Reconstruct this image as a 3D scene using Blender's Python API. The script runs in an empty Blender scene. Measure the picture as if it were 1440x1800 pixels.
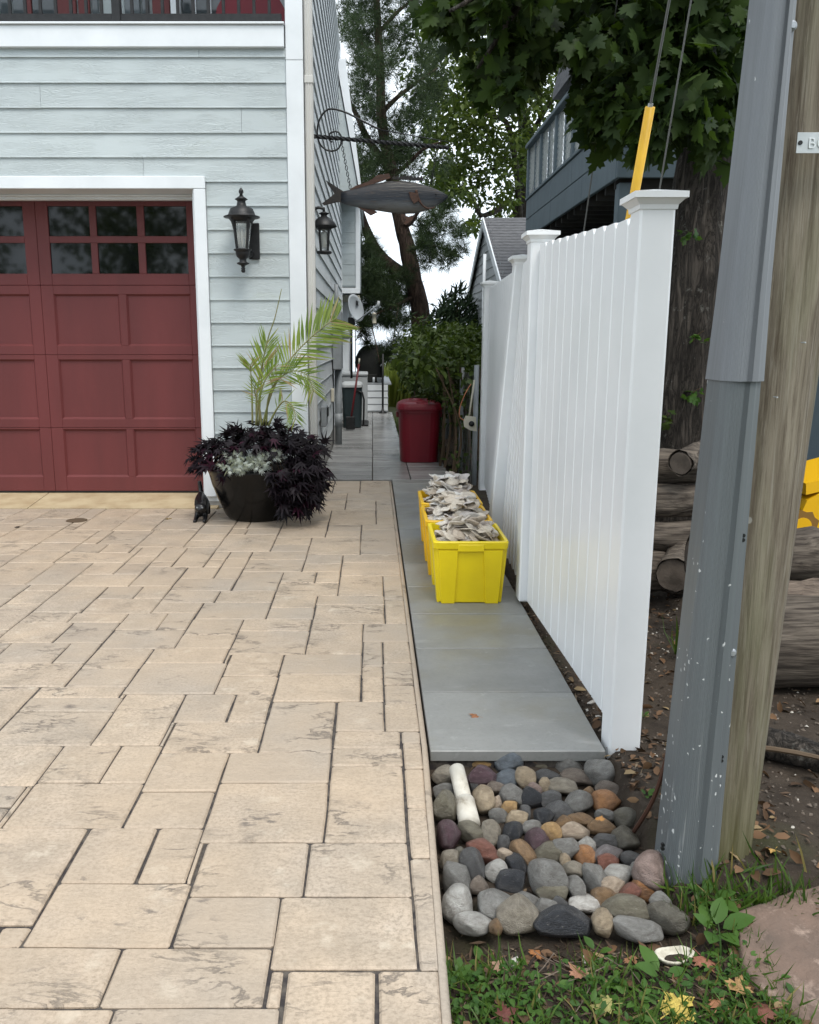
import bpy, bmesh, math, random
import numpy as np
from mathutils import Vector, Matrix, noise
random.seed(7); rng = np.random.default_rng(7)
C = bpy.context.scene.collection
scn = bpy.context.scene
PI = math.pi
# ------------------------------------------------------------------ camera
PITCH = math.atan(.2); CT, ST = math.cos(PITCH), math.sin(PITCH); HC = 1.5
cam = bpy.data.cameras.new('camera'); camo = bpy.data.objects.new('camera', cam); C.objects.link(camo)
camo.location = (0, 0, HC); camo.rotation_euler = (PI/2-PITCH, 0, 0)
cam.sensor_width = 36; cam.lens = 30; cam.shift_x = 65/1800; cam.clip_end = 3000; cam.clip_start = .05
scn.camera = camo
# ------------------------------------------------------------------ sky, sun, exposure
SUN_EL, SUN_AZ = math.radians(60), math.radians(155)
wld = bpy.data.worlds.new('World'); scn.world = wld; wld.use_nodes = True
nt = wld.node_tree; nt.nodes.clear(); N = nt.nodes.new; L = nt.links.new
out = N('ShaderNodeOutputWorld'); bg = N('ShaderNodeBackground'); L(bg.outputs[0], out.inputs[0])
sky = N('ShaderNodeTexSky'); sky.sky_type = 'NISHITA'; sky.sun_disc = False
sky.sun_elevation = SUN_EL; sky.sun_rotation = SUN_AZ; sky.dust_density = 4; sky.air_density = 1
tc = N('ShaderNodeTexCoord'); nz = N('ShaderNodeTexNoise'); nz.inputs['Scale'].default_value = 2.2; nz.inputs['Detail'].default_value = 5
mp = N('ShaderNodeMapping'); mp.inputs['Scale'].default_value = (1, 1, 2.5)
L(tc.outputs['Generated'], mp.inputs[0]); L(mp.outputs[0], nz.inputs['Vector'])
cr = N('ShaderNodeValToRGB'); L(nz.outputs['Fac'], cr.inputs[0])
cr.color_ramp.elements[0].position = .3; cr.color_ramp.elements[0].color = (7.3, 8.3, 9.3, 1)
cr.color_ramp.elements[1].position = .7; cr.color_ramp.elements[1].color = (9.6, 10.2, 10.7, 1)
mx = N('ShaderNodeMixRGB'); mx.inputs[0].default_value = .9       # a closed, pale overcast over the blue
L(sky.outputs[0], mx.inputs[1]); L(cr.outputs[0], mx.inputs[2]); L(mx.outputs[0], bg.inputs[0])
bg.inputs[1].default_value = .1
sl = bpy.data.lights.new('sun', 'SUN'); sl.energy = 1.3; sl.angle = math.radians(25); sl.color = (1, .96, .9)
so = bpy.data.objects.new('sun', sl); C.objects.link(so)
sd = Vector((math.sin(SUN_AZ)*math.cos(SUN_EL), math.cos(SUN_AZ)*math.cos(SUN_EL), math.sin(SUN_EL)))
so.rotation_euler = (-sd).to_track_quat('-Z', 'Y').to_euler()
vs = scn.view_settings
scn.display_settings.display_device = 'sRGB'
vs.view_transform = 'Standard'; vs.look = 'None'; vs.gamma = 1; vs.use_curve_mapping = False; vs.exposure = .9
scn.cycles.max_bounces = 6; scn.cycles.diffuse_bounces = 3; scn.cycles.glossy_bounces = 3
scn.cycles.transparent_max_bounces = 6; scn.cycles.use_denoising = True

# ------------------------------------------------------------------ helpers
def at(u, v, Y):                       # a pixel of the photograph and a real distance Y give a real point
    a = (u-655)/1500; b = (v-900)/1500
    t = Y/(CT-b*ST)
    return Vector((a*t, Y, HC+(-ST-b*CT)*t))
def gnd(u, v, z=0):
    a = (u-655)/1500; b = (v-900)/1500
    t = (z-HC)/(-ST-b*CT)
    return Vector((a*t, (CT-b*ST)*t, z))
ORG = {}
def wloc(o): return ORG.get(o.name, Vector((0, 0, 0)))
def thing(name, label, cat, loc=(0, 0, 0), group=None):
    o = bpy.data.objects.new(name, None); C.objects.link(o); o.location = loc; o.empty_display_size = .1
    ORG[o.name] = Vector(loc); return tag(o, label, cat, group)
def tag(o, label, cat, group=None, kind=None):
    if label: o['label'] = label
    if cat: o['category'] = cat
    if group: o['group'] = group
    if kind: o['kind'] = kind
    return o
class MB:
    def __init__(s): s.v = []; s.f = []
    def add(s, V, F):
        n = len(s.v); s.v += [tuple(p) for p in V]; s.f += [tuple(i+n for i in f) for f in F]; return s
    def box(s, x0, x1, y0, y1, z0, z1, ch=0.):
        if ch <= 0:
            V = [(x, y, z) for x in (x0, x1) for y in (y0, y1) for z in (z0, z1)]
            return s.add(V, [(0, 1, 3, 2), (4, 6, 7, 5), (0, 4, 5, 1), (2, 3, 7, 6), (0, 2, 6, 4), (1, 5, 7, 3)])
        lo, hi = (x0, y0, z0), (x1, y1, z1); V = []
        for i in range(8):
            sg = (i >> 2 & 1, i >> 1 & 1, i & 1)
            for ax in range(3):
                V.append([(hi[k]-(ch if k != ax else 0)) if sg[k] else (lo[k]+(ch if k != ax else 0)) for k in range(3)])
        ix = lambda sx, sy, sz, a: (sx*4+sy*2+sz)*3+a
        F = []
        for a in range(3):
            b, c = [k for k in range(3) if k != a]
            for sv in (0, 1):
                q = []
                for (p, r) in ((0, 0), (1, 0), (1, 1), (0, 1)):
                    g = [0, 0, 0]; g[a] = sv; g[b] = p; g[c] = r; q.append(ix(*g, a))
                F.append(q)
            for p in (0, 1):
                for r in (0, 1):
                    g0 = [0, 0, 0]; g0[b] = p; g0[c] = r; g1 = list(g0); g1[a] = 1
                    F.append([ix(*g0, b), ix(*g1, b), ix(*g1, c), ix(*g0, c)])
        for i in range(8): F.append([i*3, i*3+1, i*3+2])
        return s.add(V, F)
    def tube(s, pts, rad, n=8, cap=True, jit=0., squash=1.):
        pts = [Vector(p) for p in pts]; m = len(pts)
        if not hasattr(rad, '__len__'): rad = [rad]*m
        up = Vector((0, 0, 1)); V = []; u = None
        for i, p in enumerate(pts):
            d = (pts[min(i+1, m-1)]-pts[max(i-1, 0)]).normalized()
            if u is None:
                u = d.cross(up if abs(d.z) < .9 else Vector((0, 1, 0))).normalized()
            else: u = (u-d*u.dot(d)).normalized()
            w = d.cross(u)
            for k in range(n):
                a = 2*PI*k/n; r = rad[i]*(1+(random.uniform(-jit, jit) if jit else 0))
                V.append(p+u*(r*math.cos(a))+w*(r*math.sin(a)*squash))
        F = [(i*n+k, i*n+(k+1) % n, (i+1)*n+(k+1) % n, (i+1)*n+k) for i in range(m-1) for k in range(n)]
        if cap: F += [tuple(range(n))[::-1], tuple((m-1)*n+k for k in range(n))]
        return s.add(V, F)
    def lathe(s, cx, cy, prof, n=16, ph=0., sx=1., sy=1.):
        V = [(cx+r*sx*math.cos(2*PI*k/n+ph), cy+r*sy*math.sin(2*PI*k/n+ph), z) for r, z in prof for k in range(n)]
        m = len(prof)
        F = [(i*n+k, i*n+(k+1) % n, (i+1)*n+(k+1) % n, (i+1)*n+k) for i in range(m-1) for k in range(n)]
        F += [tuple(range(n))[::-1], tuple((m-1)*n+k for k in range(n))]
        return s.add(V, F)
    def prism(s, poly, d0, d1, ax=1):                # outline given in the two other axes, extruded along axis ax
        n = len(poly); V = []
        for d in (d0, d1):
            for p in poly: q = list(p); q.insert(ax, d); V.append(q)
        F = [tuple(range(n)), tuple(range(n, 2*n))[::-1]]+[(k, (k+1) % n, (k+1) % n+n, k+n) for k in range(n)]
        return s.add(V, F)
    def build(s, name, m, parent=None, smooth=False, color=None):
        return mesh(name, s.v, s.f, m, parent, smooth, color)
def mesh(name, V, F, m, parent=None, smooth=False, color=None, fix=True):
    me = bpy.data.meshes.new(name)
    o = wloc(parent) if parent else Vector((0, 0, 0))
    if isinstance(V, np.ndarray):                     # big batch of equal faces
        V = V-np.array(o); nf, k = F.shape
        me.vertices.add(len(V)); me.vertices.foreach_set('co', V.astype(np.float32).ravel())
        me.loops.add(nf*k); me.loops.foreach_set('vertex_index', F.astype(np.int32).ravel())
        me.polygons.add(nf); me.polygons.foreach_set('loop_start', np.arange(0, nf*k, k, dtype=np.int32))
        me.update(calc_edges=True)
    else:
        me.from_pydata([(p[0]-o.x, p[1]-o.y, p[2]-o.z) for p in V], [], F)
        if fix:
            bm = bmesh.new(); bm.from_mesh(me); bmesh.ops.recalc_face_normals(bm, faces=bm.faces); bm.to_mesh(me); bm.free()
    if smooth: me.polygons.foreach_set('use_smooth', [True]*len(me.polygons))
    if m: me.materials.append(m)
    ob = bpy.data.objects.new(name, me); C.objects.link(ob)
    if parent: ob.parent = parent; ORG[ob.name] = o
    if color: ob.color = (*color, 1)
    return ob
def kids(o): return [c for c in bpy.data.objects if c.parent == o]
def copy_tree(o, loc, label=None, parent=None, _ch=None):
    if _ch is None:
        _ch = {}
        for c in C.objects:
            if c.parent: _ch.setdefault(c.parent.name, []).append(c)
    c = o.copy(); C.objects.link(c)
    if parent: c.parent = parent
    else: c.location = loc
    if label: c['label'] = label
    for k in _ch.get(o.name, []): copy_tree(k, None, None, c, _ch)
    return c
def sm_shape(p, o):
    for q in o.data.polygons: q.use_smooth = True

# ------------------------------------------------------------------ materials
def nodes(name):
    m = bpy.data.materials.new(name); m.use_nodes = True
    t = m.node_tree; b = t.nodes['Principled BSDF']; return m, t, b
def coords(t, sc=(1, 1, 1), kind='Object', rot=(0, 0, 0)):
    c = t.nodes.new('ShaderNodeTexCoord'); mp = t.nodes.new('ShaderNodeMapping')
    mp.inputs['Scale'].default_value = sc; mp.inputs['Rotation'].default_value = rot
    t.links.new(c.outputs[kind], mp.inputs[0]); return mp.outputs[0]
def noisen(t, vec, scale, detail=4, rough=.55, dist=0):
    n = t.nodes.new('ShaderNodeTexNoise'); n.inputs['Scale'].default_value = scale; n.inputs['Detail'].default_value = detail
    n.inputs['Roughness'].default_value = rough; n.inputs['Distortion'].default_value = dist
    t.links.new(vec, n.inputs['Vector']); return n.outputs['Fac']
def ramp(t, fac, stops):
    r = t.nodes.new('ShaderNodeValToRGB'); t.links.new(fac, r.inputs[0]); e = r.color_ramp.elements
    while len(e) < len(stops): e.new(.5)
    for k, (p, c) in enumerate(stops):
        e[k].position = p; e[k].color = (c, c, c, 1) if not hasattr(c, '__len__') else (*c, 1)
    return r.outputs[0]
def mix(t, fac, a, b, mode='MIX'):
    x = t.nodes.new('ShaderNodeMixRGB'); x.blend_type = mode
    for i, q in ((0, fac), (1, a), (2, b)):
        if isinstance(q, bpy.types.NodeSocket): t.links.new(q, x.inputs[i])
        elif i == 0: x.inputs[0].default_value = q
        else: x.inputs[i].default_value = (*q, 1) if hasattr(q, '__len__') else (q, q, q, 1)
    return x.outputs[0]
def math_(t, op, a, b=None, clamp=False):
    x = t.nodes.new('ShaderNodeMath'); x.operation = op; x.use_clamp = clamp
    for i, q in ((0, a), (1, b)):
        if q is None: continue
        if isinstance(q, bpy.types.NodeSocket): t.links.new(q, x.inputs[i])
        else: x.inputs[i].default_value = q
    return x.outputs[0]
def bumpn(t, b, h, strength=.3, dist=.01):
    n = t.nodes.new('ShaderNodeBump'); n.inputs['Strength'].default_value = strength; n.inputs['Distance'].default_value = dist
    t.links.new(h, n.inputs['Height']); t.links.new(n.outputs[0], b.inputs['Normal'])
def objinfo(t, k): return t.nodes.new('ShaderNodeObjectInfo').outputs[k]
def island(t): return t.nodes.new('ShaderNodeNewGeometry').outputs['Random Per Island']
def rnd_gain(t, col, fac, lo, hi): return mix(t, 1, col, ramp(t, fac, [(0, lo), (1, hi)]), 'MULTIPLY')
def setb(t, b, col=None, rough=None, spec=None, metal=0):
    if col is not None:
        if isinstance(col, bpy.types.NodeSocket): t.links.new(col, b.inputs['Base Color'])
        else: b.inputs['Base Color'].default_value = (*col, 1)
    if rough is not None:
        if isinstance(rough, bpy.types.NodeSocket): t.links.new(rough, b.inputs['Roughness'])
        else: b.inputs['Roughness'].default_value = rough
    if spec is not None: b.inputs['Specular IOR Level'].default_value = spec
    b.inputs['Metallic'].default_value = metal
def mat(name, col, rough=.6, col2=None, vscale=6, vs=(1, 1, 1), lo=.4, hi=.65, bump=0, bscale=60, bs=(1, 1, 1), spec=.4, rand=0., metal=0, dirt=None):
    m, t, b = nodes(name); c = col
    if col2: c = mix(t, ramp(t, noisen(t, coords(t, vs), vscale, 5, .6), [(lo, 0), (hi, 1)]), col, col2)
    if dirt: c = mix(t, ramp(t, noisen(t, coords(t, vs), dirt[1], 8, .7), [(dirt[2], 0), (dirt[2]+.12, 1)]), c, dirt[0])
    if rand: c = rnd_gain(t, c, objinfo(t, 'Random'), 1-rand, 1+rand)
    setb(t, b, c, rough, spec, metal)
    if bump: bumpn(t, b, noisen(t, coords(t, bs), bscale, 6, .6), bump)
    return m
def leafmat(name, a, b_, transl=.35, rough=.5, c3=None):
    m, t, b = nodes(name); f = island(t)
    st = [(0, a), (1, b_)] if not c3 else [(0, a), (.86, b_), (.93, c3), (1, c3)]
    c = ramp(t, f, st); setb(t, b, c, rough, .22)
    tr = t.nodes.new('ShaderNodeBsdfTranslucent'); t.links.new(mix(t, 1, c, (1.3, 1.35, .6), 'MULTIPLY'), tr.inputs[0])
    mxs = t.nodes.new('ShaderNodeMixShader'); mxs.inputs[0].default_value = transl
    t.links.new(b.outputs[0], mxs.inputs[1]); t.links.new(tr.outputs[0], mxs.inputs[2])
    t.links.new(mxs.outputs[0], t.nodes['Material Output'].inputs[0]); return m
M = {}
M['white'] = mat('white_trim', (.74, .77, .79), .45, (.66, .69, .71), 1.5, bump=.05, bscale=90)
M['vinyl'] = mat('white_vinyl', (.79, .80, .805), .3, (.73, .745, .75), 2, spec=.5, dirt=((.6, .57, .5), 1.3, .68), bump=.03, bscale=15)
M['door'] = mat('red_door_paint', (.135, .031, .031), .5, (.112, .027, .027), 3, (1, 1, .2), bump=.12, bscale=40, bs=(6, 1, .35), spec=.35)
M['glass'] = mat('dark_pane', (.004, .005, .005), .04, spec=.5)
M['winglass'] = mat('window_glass', (.05, .06, .065), .05, (.12, .14, .15), 1.2, spec=.6)
M['black'] = mat('black_metal', (.006, .0065, .007), .45, (.014, .014, .015), 20, bump=.15, bscale=90)
M['apron'] = mat('apron_concrete', (.47, .38, .24), .7, (.36, .27, .16), 4, bump=.2, bscale=60)
M['concrete'] = mat('foundation_concrete', (.34, .33, .31), .8, (.26, .25, .24), 5, bump=.3, bscale=50)
M['steel'] = mat('galvanised_steel', (.42, .44, .46), .4, (.3, .32, .34), 25, metal=.6)
M['greyplastic'] = mat('grey_electrical_plastic', (.25, .27, .28), .5, (.2, .215, .225), 6)
M['beige'] = mat('beige_plastic', (.5, .47, .38), .5)
M['blind'] = mat('grey_lattice', (.6, .62, .6), .7, (.5, .52, .5), 12)
M['blue'] = mat('blue_grey_paint', (.10, .135, .155), .6, (.082, .113, .132), 7, (1, 1, .3), bump=.1, bscale=30, bs=(1, 1, 12))
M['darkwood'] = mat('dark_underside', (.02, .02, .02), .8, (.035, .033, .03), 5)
M['ceramic'] = mat('black_glaze', (.004, .004, .004), .2, (.008, .0075, .007), 5, (1, 1, .5), spec=.28)
M['statue'] = mat('black_iron', (.006, .006, .007), .28, (.012, .012, .013), 40, bump=.1, bscale=60)
M['potsoil'] = mat('potting_soil', (.02, .014, .01), .9, bump=.6, bscale=60)
M['binred'] = mat('red_plastic', (.17, .004, .014), .4, (.14, .0035, .012), 3, spec=.4)
M['binred_lid'] = mat('red_lid_plastic', (.19, .005, .017), .4, (.16, .005, .015), 3, spec=.4)
M['crate'] = mat('yellow_plastic', (.78, .60, .008), .36, (.68, .51, .008), 2.5, spec=.4, dirt=((.34, .27, .04), 6, .66), bump=.03, bscale=25)
M['crate2'] = mat('orange_yellow_plastic', (.78, .46, .008), .36, (.68, .39, .008), 2.5, spec=.4, dirt=((.34, .24, .04), 6, .66), bump=.03, bscale=25)
M['yguard'] = mat('yellow_guard_plastic', (.68, .40, .012), .4, (.5, .28, .01), 8, (1, 1, .2))
M['wire'] = mat('guy_wire', (.12, .12, .115), .5, metal=.5)
M['cover'] = mat('grill_cover_cloth', (.012, .013, .012), .75, (.02, .021, .018), 4, bump=.4, bscale=7)
M['teal'] = mat('teal_bin_plastic', (.02, .032, .035), .45)
M['shovel'] = mat('red_shovel', (.12, .008, .012), .5)
M['acwhite'] = mat('off_white_metal', (.42, .44, .45), .5, (.36, .38, .38), 4)
M['dish'] = mat('dish_grey', (.36, .39, .41), .4)
M['pvc'] = mat('pvc_white', (.58, .55, .48), .45, (.42, .38, .31), 14, dirt=((.16, .125, .085), 16, .55))
M['twig'] = mat('dry_stem', (.09, .06, .035), .8)
M['cord'] = mat('orange_cord', (.42, .16, .08), .6)
M['chalk'] = mat('shell_bits', (.5, .46, .4), .7, (.25, .2, .15), 40)
def m_siding(name, a, b_, rot):
    m, t, b = nodes(name)
    sc = (.9, 1, 11) if not rot else (1, .9, 11)
    v = coords(t, sc); n1 = noisen(t, v, 3.2, 3, .5, .6)
    sep = t.nodes.new('ShaderNodeMath'); sep.operation = 'SINE'
    t.links.new(math_(t, 'MULTIPLY', n1, 95.), sep.inputs[0])
    fine = noisen(t, coords(t, (4, 4, 90)), 3, 3)
    h = math_(t, 'ADD', math_(t, 'MULTIPLY', sep.outputs[0], ramp(t, noisen(t, coords(t, (1, 1, 3)), 1.7, 2), [(.4, 0), (.62, 1)])), math_(t, 'MULTIPLY', fine, .8))
    c = mix(t, ramp(t, noisen(t, coords(t), 1.1, 4), [(.35, 0), (.7, 1)]), a, b_)
    c = mix(t, ramp(t, noisen(t, coords(t, (.7, .7, 2)), 2.3, 6, .7), [(.58, 0), (.72, .35)]), c, (.36, .40, .33))
    c = rnd_gain(t, c, objinfo(t, 'Random'), .95, 1.05)
    setb(t, b, c, .6, .3); bumpn(t, b, h, .42, .005); return m
M['siding'] = m_siding('blue_grey_siding', (.45, .50, .51), (.48, .53, .535), False)
M['siding_side'] = m_siding('pale_side_siding', (.56, .59, .60), (.60, .63, .64), True)
def m_stone():
    m, t, b = nodes('stamped_stone')
    o = t.nodes.new('ShaderNodeObjectInfo'); ad = t.nodes.new('ShaderNodeVectorMath'); ad.operation = 'ADD'
    tcx = t.nodes.new('ShaderNodeTexCoord'); t.links.new(tcx.outputs['Object'], ad.inputs[0]); t.links.new(math_(t, 'MULTIPLY', o.outputs['Random'], 43), ad.inputs[1])
    v = ad.outputs[0]
    def st(sc, rot=0):
        mp = t.nodes.new('ShaderNodeMapping'); mp.inputs['Scale'].default_value = sc; mp.inputs['Rotation'].default_value = (0, 0, rot); t.links.new(v, mp.inputs[0]); return mp.outputs[0]
    w = coords(t)
    base = mix(t, ramp(t, noisen(t, w, 1.6, 4, .6), [(.35, 0), (.66, 1)]), (.50, .402, .300), (.43, .352, .278))
    base = mix(t, ramp(t, noisen(t, v, 6, 6, .65), [(.40, 0), (.64, .8)]), base, (.33, .272, .21))
    base = mix(t, ramp(t, noisen(t, v, 85, 6, .72), [(.45, 0), (.62, .8)]), base, (.26, .21, .158))
    base = mix(t, ramp(t, noisen(t, v, 9, 5, .6), [(.60, 0), (.70, .5)]), base, (.58, .51, .41))
    base = mix(t, math_(t, 'MULTIPLY', ramp(t, o.outputs['Random'], [(.1, .55), (.6, 0)]), 1.), base, (.40, .345, .285))
    base = mix(t, ramp(t, noisen(t, w, .8, 4, .65), [(.42, .5), (.6, 0)]), base, (.44, .335, .235))
    base = rnd_gain(t, base, o.outputs['Random'], .88, 1.04)
    # slate-like clefts, stretched aslant, darkened by the old release powder that stayed in them
    cl = noisen(t, st((3.6, 9.5, 1), math.radians(24)), 1.0, 8, .64, .35)
    patch = ramp(t, noisen(t, v, 3.1, 3, .5), [(.53, 0), (.63, 1)])
    veinm = math_(t, 'MULTIPLY', ramp(t, math_(t, 'ABSOLUTE', math_(t, 'SUBTRACT', cl, .5)), [(0, 1), (.007, .8), (.019, 0)]), patch)
    c2 = noisen(t, st((7, 19, 1), math.radians(20)), 1.0, 11, .72, .3)
    blot = math_(t, 'MULTIPLY', ramp(t, c2, [(.53, 0), (.60, 1)]), ramp(t, noisen(t, v, 3.7, 2, .5), [(.635, 0), (.69, 1)]))
    col = mix(t, math_(t, 'MULTIPLY', veinm, .7), base, (.12, .10, .085))
    col = mix(t, math_(t, 'MULTIPLY', blot, .72), col, (.10, .085, .075))
    setb(t, b, col, ramp(t, noisen(t, w, 3, 3), [(.3, .42), (.7, .66)]), .4)
    h = math_(t, 'ADD', math_(t, 'MULTIPLY', cl, .8), math_(t, 'ADD', math_(t, 'MULTIPLY', c2, .7), math_(t, 'ADD', math_(t, 'MULTIPLY', veinm, -.4), math_(t, 'MULTIPLY', noisen(t, v, 80, 5), .3))))
    bumpn(t, b, h, .6, .014); return m
M['stone'] = m_stone()
M['mortar'] = mat('stone_joint', (.030, .025, .025), .75, (.10, .085, .07), 30, bump=.4, bscale=80)
def m_slab():
    m, t, b = nodes('grey_slab'); v = coords(t)
    c = mix(t, ramp(t, noisen(t, v, 3, 5, .6), [(.35, 0), (.7, 1)]), (.185, .185, .175), (.235, .235, .225))
    c = mix(t, ramp(t, noisen(t, v, 45, 6, .7), [(.5, 0), (.75, .45)]), c, (.13, .13, .125))
    c = mix(t, ramp(t, noisen(t, coords(t, (2, 7, 1)), 1.5, 4, .6), [(.6, 0), (.74, .5)]), c, (.33, .33, .32))
    c = mix(t, ramp(t, noisen(t, v, 1.3, 4, .6), [(.50, 0), (.66, .55)]), c, (.17, .15, .10))
    c = mix(t, ramp(t, noisen(t, v, 14, 8, .75), [(.58, 0), (.66, .45)]), c, (.3, .3, .285))
    c = rnd_gain(t, c, objinfo(t, 'Random'), .88, 1.1)
    setb(t, b, c, ramp(t, noisen(t, v, 2.4, 4), [(.36, .3), (.66, .6)]), .45)
    bumpn(t, b, noisen(t, v, 130, 4), .12, .004); return m
M['slab'] = m_slab()
M['wetslab'] = mat('wet_patio_slab', (.2, .2, .195), .26, (.28, .28, .275), 3, (1, 3, 1), bump=.08, bscale=25, rand=.22, spec=.5, dirt=((.13, .105, .085), 4, .58))
def m_soil():
    m, t, b = nodes('damp_soil'); v = coords(t)
    c = mix(t, ramp(t, noisen(t, v, 7, 8, .7), [(.3, 0), (.7, 1)]), (.028, .02, .014), (.075, .057, .042))
    c = mix(t, ramp(t, noisen(t, v, 90, 4, .7), [(.6, 0), (.72, .7)]), c, (.15, .12, .09))
    c = mix(t, ramp(t, noisen(t, v, 1.3, 4, .6), [(.56, 0), (.7, .75)]), c, (.05, .055, .02))
    setb(t, b, c, .9, .25); bumpn(t, b, noisen(t, v, 45, 8, .75), .9, .02); return m
M['soil'] = m_soil()
M['lawn'] = mat('far_lawn', (.05, .075, .02), .9, (.09, .09, .035), 3, bump=.5, bscale=30)
M['sea'] = mat('grey_water', (.25, .31, .35), .12, (.3, .36, .4), .4, (1, .1, 1), bump=.05, bscale=3)
def m_objcol(name, rough, vscale, amt, bump, bscale, streak=None, stretch=(1, 1, 1), spec=.4):
    m, t, b = nodes(name); c = objinfo(t, 'Color'); o = t.nodes.new('ShaderNodeObjectInfo')
    tcx = t.nodes.new('ShaderNodeTexCoord'); ad = t.nodes.new('ShaderNodeVectorMath'); ad.operation = 'ADD'
    mp = t.nodes.new('ShaderNodeMapping'); mp.inputs['Scale'].default_value = stretch
    t.links.new(tcx.outputs['Object'], ad.inputs[0]); t.links.new(math_(t, 'MULTIPLY', o.outputs['Random'], 57), ad.inputs[1])
    t.links.new(ad.outputs[0], mp.inputs[0]); v = mp.outputs[0]
    c = mix(t, ramp(t, noisen(t, v, vscale, 6, .62, .4), [(.32, amt), (.66, 0)]), c, mix(t, 1, c, (.45, .42, .4), 'MULTIPLY'))
    c = mix(t, ramp(t, noisen(t, v, vscale*2.3, 7, .7), [(.6, 0), (.75, amt*.7)]), c, mix(t, .5, c, (.75, .7, .62)))
    c = mix(t, ramp(t, noisen(t, v, vscale*8, 6, .75), [(.50, 0), (.66, .5)]), c, mix(t, 1, c, (.55, .53, .5), 'MULTIPLY'))
    if streak: c = mix(t, ramp(t, noisen(t, v, vscale*1.1, 4, .7, 1.5), [(.60, 0), (.68, .7)]), c, streak)
    setb(t, b, c, rough, spec); bumpn(t, b, noisen(t, v, bscale, 6, .65), bump, .2 if bscale < 10 else .02); return m
M['rock'] = m_objcol('river_rock', .28, 2.1, .85, .5, 9, stretch=(1, 1.2, 1.9))
M['shell'] = m_objcol('oyster_shell', .45, 2.6, .4, .4, 9, (.22, .17, .15), (1, 1, 1))
M['deadleaf'] = m_objcol('fallen_leaf', .6, 14, .7, .3, 40)
def m_bark(name, a, b_, c3, sc=(14, 14, 2.2), st=1.):
    m, t, b = nodes(name); v = coords(t, sc)
    n = noisen(t, v, 1.2, 9, .72, .8)
    rd_ = math_(t, 'ABSOLUTE', math_(t, 'SUBTRACT', noisen(t, coords(t, (sc[0]*1.1, sc[1]*1.1, sc[2]*.8)), 1.0, 8, .66, 1.2), .5))
    cr_ = ramp(t, rd_, [(0, 0), (.09, 1)])
    h = math_(t, 'ADD', math_(t, 'MULTIPLY', cr_, .7), n)
    c = mix(t, ramp(t, n, [(.36, 0), (.62, 1)]), a, b_)
    c = mix(t, ramp(t, rd_, [(0, .85), (.05, 0)]), c, (a[0]*.3, a[1]*.3, a[2]*.3))
    c = mix(t, ramp(t, noisen(t, coords(t, (5, 5, 4)), 3, 6, .75), [(.6, 0), (.68, .8)]), c, c3)
    setb(t, b, c, .85, .25); bumpn(t, b, h, st, .03); return m
M['bark'] = m_bark('maple_bark', (.045, .037, .03), (.10, .084, .07), (.22, .215, .19), (16, 16, 3))
M['pinebark'] = m_bark('pine_bark', (.06, .038, .028), (.115, .075, .055), (.13, .1, .08), (7, 7, 1.6))
M['logbark'] = mat('log_bark', (.038, .03, .024), .85, (.15, .125, .10), 2.2, (1.6, 22, 22), .38, .66, bump=1., bscale=2.4, bs=(1.8, 26, 26), spec=.2, dirt=((.03, .025, .02), 1.4, .56))
M['cutwood'] = mat('weathered_cut_wood', (.13, .105, .085), .85, (.06, .048, .038), 9, bump=.5, bscale=40)
M['greywood'] = mat('split_wood', (.17, .13, .10), .8, (.075, .055, .042), 4, (2, 14, 14), bump=.8, bscale=9, bs=(2, 12, 12))
def m_pole():
    m, t, b = nodes('weathered_pole'); v = coords(t, (16, 16, .9))
    c = mix(t, ramp(t, noisen(t, v, 2.0, 9, .72, .5), [(.38, 0), (.62, 1)]), (.10, .08, .056), (.235, .205, .155))
    c = mix(t, ramp(t, noisen(t, coords(t, (34, 34, .9)), 2.5, 8, .75, .6), [(.52, 0), (.62, .85)]), c, (.075, .056, .038))
    c = mix(t, ramp(t, noisen(t, coords(t, (80, 80, 1.6)), 2, 6, .7, .4), [(.55, 0), (.62, .5)]), c, (.27, .245, .2))
    c = mix(t, ramp(t, noisen(t, coords(t, (4, 4, .6)), 2.2, 4, .6), [(.5, 0), (.72, .55)]), c, (.135, .14, .075))
    sz = t.nodes.new('ShaderNodeSeparateXYZ'); t.links.new(coords(t), sz.inputs[0])
    c = mix(t, math_(t, 'MULTIPLY', ramp(t, sz.outputs['Z'], [(.02, 1), (.32, 0)]), .6), c, (.085, .088, .022))     # moss at the foot
    vo = t.nodes.new('ShaderNodeTexVoronoi'); vo.inputs['Scale'].default_value = 16; t.links.new(coords(t, (1, 1, .8)), vo.inputs['Vector'])
    spot = math_(t, 'MULTIPLY', ramp(t, vo.outputs['Distance'], [(.10, 1), (.14, 0)]), ramp(t, noisen(t, coords(t), 5, 2), [(.6, 0), (.64, 1)]))
    c = mix(t, math_(t, 'MULTIPLY', spot, .5), c, (.5, .5, .46))
    setb(t, b, c, .75, .3)
    bumpn(t, b, noisen(t, coords(t, (26, 26, .8)), 2, 7, .7), .55, .012); return m
M['pole'] = m_pole()
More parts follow.
